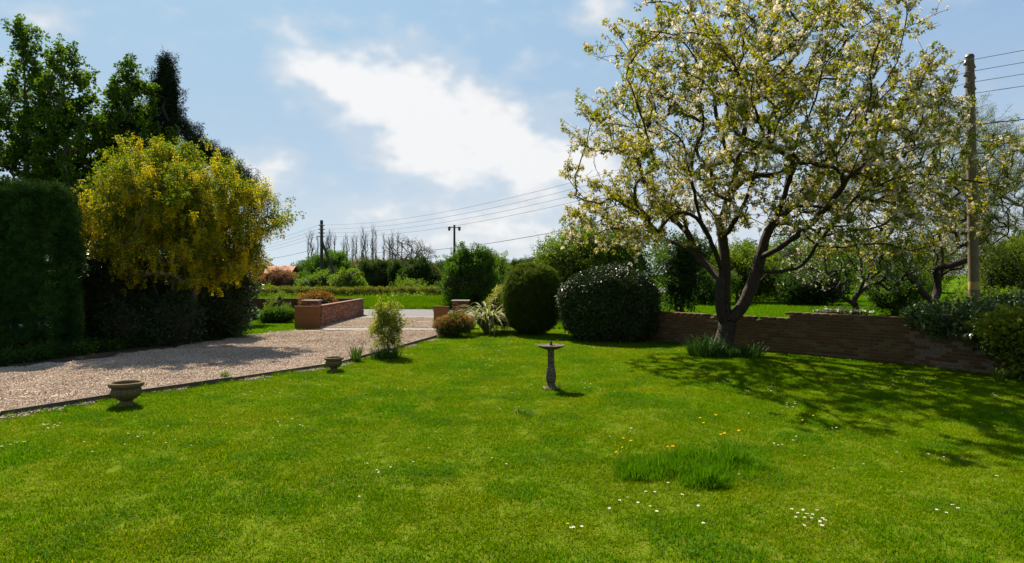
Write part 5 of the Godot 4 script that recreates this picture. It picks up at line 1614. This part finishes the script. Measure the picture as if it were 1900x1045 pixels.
# ---------------------------------------------------------------- things on the lawn
func lawn_things() -> void:
	var b := thing("sundial", "weathered stone pedestal sundial with a shallow round top on the open lawn", "sundial", Vector3(0.68, 0, -11.75))
	var mb := MB.new()
	mb.lathe([[0.0, 0.0], [0.15, 0.0], [0.158, 0.012], [0.155, 0.028], [0.13, 0.04], [0.09, 0.066]], 8)
	part("plinth", mb.mesh(false, false), M.stone, b, Transform3D(Basis(Vector3.UP, PI / 8), Vector3.ZERO))
	mb = MB.new()
	mb.lathe([[0.085, 0.06], [0.064, 0.095], [0.07, 0.13, 1], [0.08, 0.19, 1], [0.081, 0.25, 1], [0.076, 0.31, 1], [0.066, 0.355], [0.072, 0.36], [0.076, 0.372], [0.072, 0.384], [0.064, 0.39], [0.06, 0.5], [0.056, 0.66], [0.06, 0.68], [0.066, 0.7]], 24, Color.WHITE, 8, 0.008)
	part("pedestal", mb.mesh(true, false), M.stone, b)
	mb = MB.new()
	mb.lathe([[0.06, 0.69], [0.1, 0.698], [0.16, 0.718], [0.215, 0.742], [0.236, 0.758, 1], [0.241, 0.768, 1], [0.236, 0.775, 1], [0.21, 0.772], [0.15, 0.764], [0.0, 0.762]], 32, Color.WHITE, 8, 0.012)
	part("dial_top", mb.mesh(true, false), M.stone, b)
	mb = MB.new()
	mb.lathe([[0.075, 0.763], [0.075, 0.77], [0.0, 0.771]], 20)
	part("dial_plate", mb.mesh(true, false), M.iron, b)
	mb = MB.new()
	for z in [-0.004, 0.004]:
		var i := mb.add(Vector3(-0.03, 0.77, z))
		mb.add(Vector3(0.035, 0.77, z))
		mb.add(Vector3(0.012, 0.85, z))
		mb.add(Vector3(-0.004, 0.85, z))
		mb.tri(i, i + 2, i + 1)
		mb.tri(i, i + 3, i + 2)
	mb.facen(Vector3(-0.03, 0.77, -0.004), Vector3(-0.03, 0.77, 0.004), Vector3(-0.004, 0.85, 0.004), Vector3(-0.004, 0.85, -0.004), Vector3(-1, 0.3, 0))
	mb.facen(Vector3(0.035, 0.77, -0.004), Vector3(0.035, 0.77, 0.004), Vector3(0.012, 0.85, 0.004), Vector3(0.012, 0.85, -0.004), Vector3(1, 0.3, 0))
	part("gnomon", mb.mesh(false, false), M.iron, b)
	b.rotation.y = 0.5
	# urns
	for q in [[Vector3(-5.85, 0, -10.2), 0.93, "large empty stone urn with a rolled rim at the timber drive edge"], [Vector3(-3.68, 0, -13.9), 0.74, "small empty stone urn on the lawn corner next to the strappy plant"]]:
		var u := thing("stone_urn", q[2], "urn", q[0], "stone urns along the drive edge")
		u.scale = Vector3.ONE * q[1]
		u.rotation.y = q[0].x
		mb = MB.new()
		mb.lathe([[0.0, 0.0], [0.152, 0.0], [0.158, 0.012], [0.156, 0.035], [0.14, 0.05], [0.115, 0.058], [0.092, 0.085], [0.088, 0.1]], 28)
		part("foot", mb.mesh(true, false), M.urn_stone, u)
		mb = MB.new()
		mb.lathe([[0.086, 0.098], [0.1, 0.105], [0.105, 0.115], [0.13, 0.13, 1], [0.175, 0.165, 1], [0.21, 0.21, 1], [0.225, 0.25, 1], [0.222, 0.275], [0.212, 0.3], [0.208, 0.315]], 56, Color.WHITE, 18, 0.013)
		part("bowl", mb.mesh(true, false), M.urn_stone, u)
		mb = MB.new()
		mb.lathe([[0.206, 0.312], [0.226, 0.32], [0.25, 0.335], [0.263, 0.355], [0.262, 0.38], [0.25, 0.398], [0.23, 0.402], [0.214, 0.39], [0.205, 0.35], [0.195, 0.28]], 36)
		part("rim", mb.mesh(true, false), M.urn_stone, u)
		mb = MB.new()
		mb.lathe([[0.2, 0.285], [0.12, 0.297], [0.0, 0.3]], 20)
		part("earth", mb.mesh(true, false), M.soil, u)
	# small weeping standard tree
	var w := thing("weeping_standard", "small weeping tree on a thin stem at the lawn edge by the drive", "tree", Vector3(-3.02, 0, -16.3))
	var tips := PackedVector3Array()
	for i in 110:
		var a := rr(0, TAU)
		var r := 0.36 * sqrt(rng.randf())
		tips.append(Vector3(cos(a) * r, rr(0.22, 1.05) + (0.12 if r < 0.2 else 0.0), sin(a) * r))
	for i in 24:
		tips.append(Vector3(rr(-0.25, 0.25), rr(1.05, 1.3), rr(-0.25, 0.25)))
	var small := clump(12, 0.05, 0.045, 0.018, [Color(0.13, 0.17, 0.02), Color(0.26, 0.28, 0.05)])
	tree(w, {"limbs": [[[Vector3.ZERO, Vector3(0.01, 0.5, 0), Vector3(0, 1.05, 0), Vector3(0.02, 1.2, 0)], -1]], "tips": tips, "base": 0.026, "tip_r": 0.0025, "bark": M.cherry_bark, "step": 0.09, "wig": 0.008, "lift": 0.75, "twigs": 2, "twig_len": 0.22, "twig_up": -0.5, "sharp": -1.0, "flare": 0.1,
		"leaves": [["crown", small, M.leaf, 1.0, 0.7, 1.3, Color(0.8, 0.85, 0.8), Color(1.2, 1.15, 1.0), 0.04]]})
	# strappy clumps
	var dk := [Color(0.022, 0.065, 0.012), Color(0.05, 0.11, 0.018)]
	for q in [["bluebell_clump", "dense low clump of dark green leaves around the weeping tree stem", Vector3(-3.02, 0, -16.05), 300, 0.36, 0.36, 0.016, dk, 0.9], ["strappy_plant", "upright strappy-leaved plant between the small urn and the weeping tree", Vector3(-3.6, 0, -15.5), 70, 0.13, 0.44, 0.022, [Color(0.045, 0.095, 0.018), Color(0.1, 0.15, 0.03)], 0.35],
		["daffodil_clump", "tall clump of dark strap leaves on the dome side of the cherry trunk", Vector3(4.75, 0, -16.55), 420, 0.42, 0.58, 0.018, dk, 0.8], ["daffodil_clump", "lower clump of dark strap leaves spreading on the wall side of the cherry trunk", Vector3(5.75, 0, -16.4), 280, 0.4, 0.4, 0.016, dk, 0.9],
		["daffodil_clump", "short dark strap leaves right at the foot of the cherry trunk", Vector3(5.25, 0, -16.35), 160, 0.25, 0.32, 0.016, dk, 0.9], ["dark_tuft", "small tuft of darker grass alone on the lawn near the sundial", Vector3(0.2, 0, -9.55), 120, 0.16, 0.1, 0.008, [Color(0.035, 0.1, 0.008), Color(0.06, 0.14, 0.012)], 0.8],
		["drive_weed", "small bright green weed sprouting in the gravel against the timber edge", Vector3(-5.55, 0.02, -13.0), 40, 0.06, 0.16, 0.02, [Color(0.09, 0.15, 0.015), Color(0.16, 0.21, 0.02)], 0.8], ["wall_foot_plant", "small upright leafy plant at the foot of the old wall", Vector3(9.2, 0, -12.7), 40, 0.1, 0.3, 0.02, [Color(0.05, 0.1, 0.015), Color(0.09, 0.14, 0.02)], 0.5]]:
		var t := thing(q[0], q[1], "plant", q[2])
		part("leaves", tuft(q[3], q[4], q[5], q[6], q[8], q[7], 4, 1.3), M.strap_leaf, t)
	var tulip := MB.new()
	tulip.tube(PackedVector3Array([Vector3.ZERO, Vector3(0.01, 0.14, 0), Vector3(0, 0.26, 0)]), PackedFloat32Array([0.005, 0.004, 0.004]), 5, Color(0.06, 0.12, 0.02))
	tulip.tube(PackedVector3Array([Vector3(0, 0.25, 0), Vector3(0, 0.27, 0), Vector3(0, 0.3, 0), Vector3(0, 0.33, 0)]), PackedFloat32Array([0.006, 0.026, 0.03, 0.018]), 8, Color(0.36, 0.03, 0.015), true)
	tag(part("red_tulip", tulip.mesh(true), M.petal, self, Transform3D(Basis().scaled(Vector3(0.7, 0.8, 0.7)), Vector3(8.6, 0, -11.9))), "single red tulip at the shaded lawn edge below the old wall", "flower")
	# uncut fringe where the mower does not reach
	var fringe := tuft(22, 0.07, 0.11, 0.005, 0.6, [Color(0.05, 0.115, 0.004), Color(0.12, 0.17, 0.008)], 3, 1.1)
	var fs := Swarm.new()
	for q in [[0.68, 11.75, 0.19, 34], [-5.85, 10.2, 0.19, 30], [-3.68, 13.9, 0.14, 24], [3.0, 20.6, 1.45, 60], [0.68, 22.5, 0.95, 50]]:
		for i in q[3]:
			var a := rr(0, TAU)
			fs.put(Vector3(q[0] + cos(a) * q[2] * rr(0.95, 1.25), 0, -q[1] + sin(a) * q[2] * rr(0.95, 1.25)), yaw(1).scaled(Vector3.ONE * rr(0.4, 0.9)), mixc(Color(0.8, 0.9, 0.8), Color(1.2, 1.1, 1.0), rng.randf()))
	for line in [EDGE.slice(1), BACK.slice(3, 8)]:
		for i in line.size() - 1:
			var a: Vector2 = line[i]
			var b2: Vector2 = line[i + 1]
			var nrm := Vector2(-(b2 - a).y, (b2 - a).x).normalized()
			if nrm.y > 0.0:
				nrm = -nrm
			for k in int(a.distance_to(b2) * 16.0):
				var p := a.lerp(b2, rng.randf()) + nrm * (rr(0.03, 0.14) if line[0].x < 0.0 else rr(0.12, 0.35))
				fs.put(Vector3(p.x, 0, -p.y), yaw(1).scaled(Vector3.ONE * rr(0.35, 0.95)), mixc(Color(0.8, 0.9, 0.8), Color(1.25, 1.1, 1.0), rng.randf()))
	tag(swarm("uncut_grass_fringe", fs, fringe, M.grass, self), "longer uncut grass along the timber edging, wall foot and ornaments", "grass", "", "stuff")
	# patch of long grass left unmown
	var lg := thing("long_grass_patch", "lush dark green patch of long unmown grass with yellow flowers in the lawn", "grass", Vector3(1.8, 0, -7.0))
	var tm := tuft(26, 0.07, 0.21, 0.005, 0.32, [Color(0.03, 0.1, 0.004), Color(0.075, 0.16, 0.006)], 4, 0.8)
	var sw := Swarm.new()
	for q in [[-0.5, 0.3, 0.26, 0.2, 70], [-0.25, 0.1, 0.3, 0.2, 50], [0.15, -0.15, 0.3, 0.3, 80], [0.5, -0.1, 0.3, 0.25, 70], [0.02, 0.55, 0.22, 0.2, 60], [0.25, 0.3, 0.25, 0.2, 30], [0.1, 0.15, 0.85, 0.65, 45]]:
		for i in q[4]:
			var a := rr(0, TAU)
			var r := sqrt(rng.randf())
			sw.put(Vector3(q[0] + cos(a) * r * q[2], 0, q[1] + sin(a) * r * q[3]), yaw(1).scaled(Vector3(1, lerpf(1.1, 0.3, r) * rr(0.4, 1.3), 1)), mixc(Color(0.85, 0.9, 0.8), Color(1.2, 1.15, 1.0), rng.randf()))
	swarm("foliage", sw, tm, M.grass, lg)
	# flowers in the lawn
	var daisy := MB.new()
	daisy.tube(PackedVector3Array([Vector3.ZERO, Vector3(0.003, 0.03, 0), Vector3(0, 0.055, 0)]), PackedFloat32Array([0.0015, 0.0013, 0.0015]), 3, Color(0.08, 0.14, 0.02))
	for k in 10:
		var a := TAU * k / 10.0
		var d := Vector3(cos(a), 0.15, sin(a)).normalized()
		daisy.leaf(Vector3(0, 0.055, 0), d, Vector3(-sin(a), 0, cos(a)), 0.016, 0.009, 0.001, Color(0.78, 0.78, 0.76))
	daisy.lathe([[0.005, 0.055], [0.0045, 0.059], [0.0, 0.061]], 6, Color(0.6, 0.42, 0.03))
	var dm := daisy.mesh(false)
	var dand := MB.new()
	dand.tube(PackedVector3Array([Vector3.ZERO, Vector3(0.01, 0.1, 0.005), Vector3(0, 0.2, 0)]), PackedFloat32Array([0.0025, 0.002, 0.002]), 4, Color(0.1, 0.16, 0.03))
	for k in 26:
		var a := TAU * k / 13.0 + (0.1 if k > 12 else 0.0)
		var d := Vector3(cos(a), 0.2 if k < 13 else 0.8, sin(a)).normalized()
		dand.leaf(Vector3(0, 0.2, 0), d, Vector3(-sin(a), 0, cos(a)), 0.024, 0.009, 0.001, Color(0.75, 0.5, 0.02))
	var ym := dand.mesh(false)
	var sets := [
		["white daisy in the dense daisy patch in front of the long grass", [[2.33, 5.59], [2.43, 5.59], [2.45, 5.49], [2.52, 5.53], [2.29, 5.43], [2.36, 5.41], [2.41, 5.38], [2.44, 5.32], [2.49, 5.38], [2.27, 5.24], [2.4, 5.21], [2.47, 5.32], [2.35, 5.5], [2.4, 5.46]]],
		["white daisy among the loose daisies around the foot of the long grass", [[1.08, 5.75], [1.17, 5.68], [1.19, 5.53], [1.2, 6.02], [1.28, 6.02], [0.81, 5.62], [1.46, 6.28], [1.5, 5.95], [1.58, 5.68], [1.5, 5.26], [0.44, 5.26], [0.47, 5.21], [0.54, 5.21], [0.45, 5.15], [0.93, 5.8], [1.02, 5.9]]],
		["white daisy on the sunny grass below the cherry shadow", [[3.54, 5.59], [3.56, 5.5], [3.73, 5.66], [3.72, 5.59], [4.69, 6.49], [3.03, 7.8], [3.06, 7.7], [3.11, 7.74], [3.45, 8.14], [4.09, 8.6], [4.14, 8.56], [3.3, 7.9]]],
		["white daisy in the pale flower patch near the big urn", [[-6.06, 8.71], [-6.05, 8.77], [-5.96, 8.77], [-5.94, 8.83], [-5.9, 8.53], [-5.88, 8.62], [-5.85, 8.65], [-5.79, 7.62], [-5.75, 7.69], [-5.75, 7.81], [-5.67, 7.81], [-6.15, 8.8]]],
	]
	for q in sets:
		for p in q[1]:
			var o := part("daisy", dm, M.petal, self, Transform3D(yaw(rr(0.75, 1.1), 0.3), Vector3(p[0], 0, -p[1])))
			tag(o, q[0], "flower", q[0].replace("white daisy", "daisies"))
	for p in [[1.27, 7.58], [1.31, 7.46], [1.19, 7.25], [1.09, 7.0], [1.69, 7.29], [1.69, 7.14], [2.42, 7.76], [2.43, 7.69], [2.62, 7.8], [2.4, 8.6], [2.36, 8.3], [2.63, 8.7]]:
		var o := part("dandelion", ym, M.petal, self, Transform3D(yaw(rr(0.65, 1.0), 0.15), Vector3(p[0], 0, -p[1])))
		tag(o, "yellow dandelion standing around the long grass patch", "flower", "dandelions around the long grass")
	for p in [[3.7, 8.56], [3.96, 8.83], [5.9, 8.2]]:
		var o := part("dandelion", ym, M.petal, self, Transform3D(yaw(0.75, 0.15), Vector3(p[0], 0, -p[1])))
		tag(o, "yellow dandelion at the edge of the cherry tree's shadow", "flower", "dandelions by the cherry shadow")
	sw = Swarm.new()
	var n := FastNoiseLite.new()
	n.frequency = 0.45
	n.seed = 12
	for i in 5500:
		var d := 5.0 + 17.0 * sqrt(rng.randf())
		var p := Vector2(rr(-d * 0.8, d * 0.8), d)
		if n.get_noise_2d(p.x, p.y) < 0.12 + 0.25 * rng.randf() or not Geometry2D.is_point_in_polygon(p, lawn_poly):
			continue
		sw.put(Vector3(p.x, -0.012, -p.y), yaw(rr(0.6, 0.95), 0.3), Color(1, 1, 1))
	tag(swarm("scattered_daisies", sw, dm, M.petal, self), "tiny white daisies scattered thinly over the open lawn", "flowers", "", "stuff")


# ---------------------------------------------------------------- poles and wires
func wire(label: String, a: Vector3, b: Vector3, sag: float, r: float, group: String) -> void:
	var mb := MB.new()
	var path := PackedVector3Array()
	var rad := PackedFloat32Array()
	for i in 33:
		var t := i / 32.0
		path.append(a.lerp(b, t) - Vector3(0, sag * 4.0 * t * (1.0 - t), 0) - a)
		rad.append(r)
	mb.tube(path, rad, 5)
	var o := part("overhead_wire", mb.mesh(true, false), M.wire, self)
	o.position = a
	tag(o, label, "wire", group)


func pole(called: String, label: String, at: Vector3, h: float, r: float, lean: Vector3, mat: Material) -> Node3D:
	var t := thing(called, label, "pole", at, "telegraph poles")
	var mb := MB.new()
	mb.tube(PackedVector3Array([Vector3.ZERO, lean * 0.33 + Vector3(0, h * 0.33, 0), lean * 0.66 + Vector3(0, h * 0.66, 0), lean + Vector3(0, h, 0)]), PackedFloat32Array([r, r * 0.92, r * 0.84, r * 0.76]), 14, Color.WHITE, true)
	part("post", mb.mesh(true, false), mat, t)
	return t


func insulator(t: Node3D, at: Vector3, side: Vector3) -> void:
	var mb := MB.new()
	mb.tube(PackedVector3Array([at, at + side * 0.14]), PackedFloat32Array([0.012, 0.012]), 5)
	mb.tube(PackedVector3Array([at + side * 0.12 - Vector3(0, 0.06, 0), at + side * 0.12 - Vector3(0, 0.02, 0), at + side * 0.12, at + side * 0.12 + Vector3(0, 0.05, 0)]), PackedFloat32Array([0.055, 0.062, 0.042, 0.034]), 8, Color.WHITE, true)
	part("insulator", mb.mesh(true, false), M.insulator, t)


func poles_and_wires() -> void:
	var along := Vector3(-28.7, 0, -42.5).normalized()
	var side := Vector3(-along.z, 0, along.x) * -1.0
	var p1 := pole("timber_pole", "weathered timber telegraph pole rising from the ivy behind the cherry tree", Vector3(12.05, 0, -17.5), 7.66, 0.135, Vector3(-0.2, 0, 0), M.pole_wood)
	var p2 := pole("strutted_pole", "dark telegraph pole with a slanting timber strut behind the roadside hedge", Vector3(-16.95, 0, -60), 6.85, 0.17, Vector3(0.0, 0, 0), M.dark_pole)
	var p3 := pole("transformer_pole", "distant pole with a short crossarm and small transformer above the rounded bush", Vector3(-8.55, 0, -100), 9.4, 0.2, Vector3.ZERO, M.dark_pole)
	# plate and bands on the near pole
	var mb := MB.new()
	mb.tube(PackedVector3Array([Vector3(-0.04, 1.62, 0), Vector3(-0.045, 1.82, 0)]), PackedFloat32Array([0.131, 0.13]), 14)
	part("yellow_band", mb.mesh(true, false), M.yellow_plate, p1)
	mb = MB.new()
	mb.lathe([[0.115, 7.64], [0.09, 7.7], [0.0, 7.72]], 12)
	part("cap", mb.mesh(true, false), M.iron, p1, Transform3D(Basis(), Vector3(-0.2, 0, 0)))
	# strut of the second pole
	mb = MB.new()
	mb.tube(PackedVector3Array([Vector3(2.0, 0, 0.4), Vector3(0.06, 4.9, 0.05)]), PackedFloat32Array([0.15, 0.11]), 10)
	part("strut", mb.mesh(true, false), M.dark_pole, p2)
	# crossarm, fittings and transformer of the third
	mb = MB.new()
	mb.box(Vector3(0, 9.0, 0.12), Vector3(1.3, 0.12, 0.1))
	part("crossarm", mb.mesh(false, false), M.dark_pole, p3)
	for x in [-0.75, 0.75]:
		mb = MB.new()
		mb.tube(PackedVector3Array([Vector3(x, 8.5, 0.12), Vector3(x, 8.7, 0.12), Vector3(x, 9.1, 0.12), Vector3(x, 9.2, 0.12)]), PackedFloat32Array([0.08, 0.2, 0.2, 0.06]), 10, Color.WHITE, true)
		part("insulator", mb.mesh(true, false), M.insulator, p3)
	mb = MB.new()
	mb.tube(PackedVector3Array([Vector3(0.15, 6.2, 0), Vector3(1.0, 6.3, 0)]), PackedFloat32Array([0.06, 0.06]), 6)
	part("bracket", mb.mesh(true, false), M.iron, p3)
	mb = MB.new()
	mb.box(Vector3(1.15, 6.35, 0), Vector3(0.5, 0.75, 0.45), Basis(Vector3.BACK, 0.5))
	part("transformer", mb.mesh(false, false), M.insulator, p3)
	var ha := [7.5, 7.21, 6.93, 6.64]
	var hb := [6.45, 6.1, 5.78, 5.46]
	for i in 4:
		var a := Vector3(12.05, 0, -17.5) + Vector3(-0.2 * ha[i] / 7.66, ha[i], 0)
		var b := Vector3(-16.95, hb[i], -60)
		for s in [-1.0, 1.0]:
			insulator(p1, Vector3(-0.2 * ha[i] / 7.66, ha[i] - 0.05, 0) + side * s * 0.1, side * s)
			insulator(p2, Vector3(0, hb[i] - 0.05, 0) + side * s * 0.1, side * s)
		var off := side * 0.22
		var which: String = ["topmost", "second", "third", "lowest"][i]
		wire("%s of the four parallel wires between the timber pole and the strutted pole" % which, a + off, b + off, 1.15, 0.008, "wires between the poles")
		wire("%s of the four wires leaving the timber pole away from the cherry" % which, a + off, a + off - along * 40.0 + Vector3(0, 0.4, 0), 0.7, 0.008, "wires leaving the timber pole")
		wire("%s of the faint wires running on behind the laburnum from the strutted pole" % which, b + off, b + off + along * 52.0 - Vector3(0, 0.2, 0), 0.8, 0.009, "wires behind the laburnum")
	var c := Vector3(11.9, 5.85, -17.5)
	var d := Vector3(-16.95, 4.4, -60)
	wire("thick single cable hanging low between the timber pole and the strutted pole", c + side * 0.16, d + side * 0.16, 1.5, 0.015, "telephone cables")
	wire("thick cable leaving the timber pole below the four wires", c + side * 0.16, c + side * 0.16 - along * 40.0 + Vector3(0, 0.3, 0), 0.7, 0.012, "telephone cables")
	wire("thick cable running from the strutted pole towards the distant house", d + side * 0.16, d + Vector3(-22, -0.6, -26), 0.6, 0.016, "telephone cables")
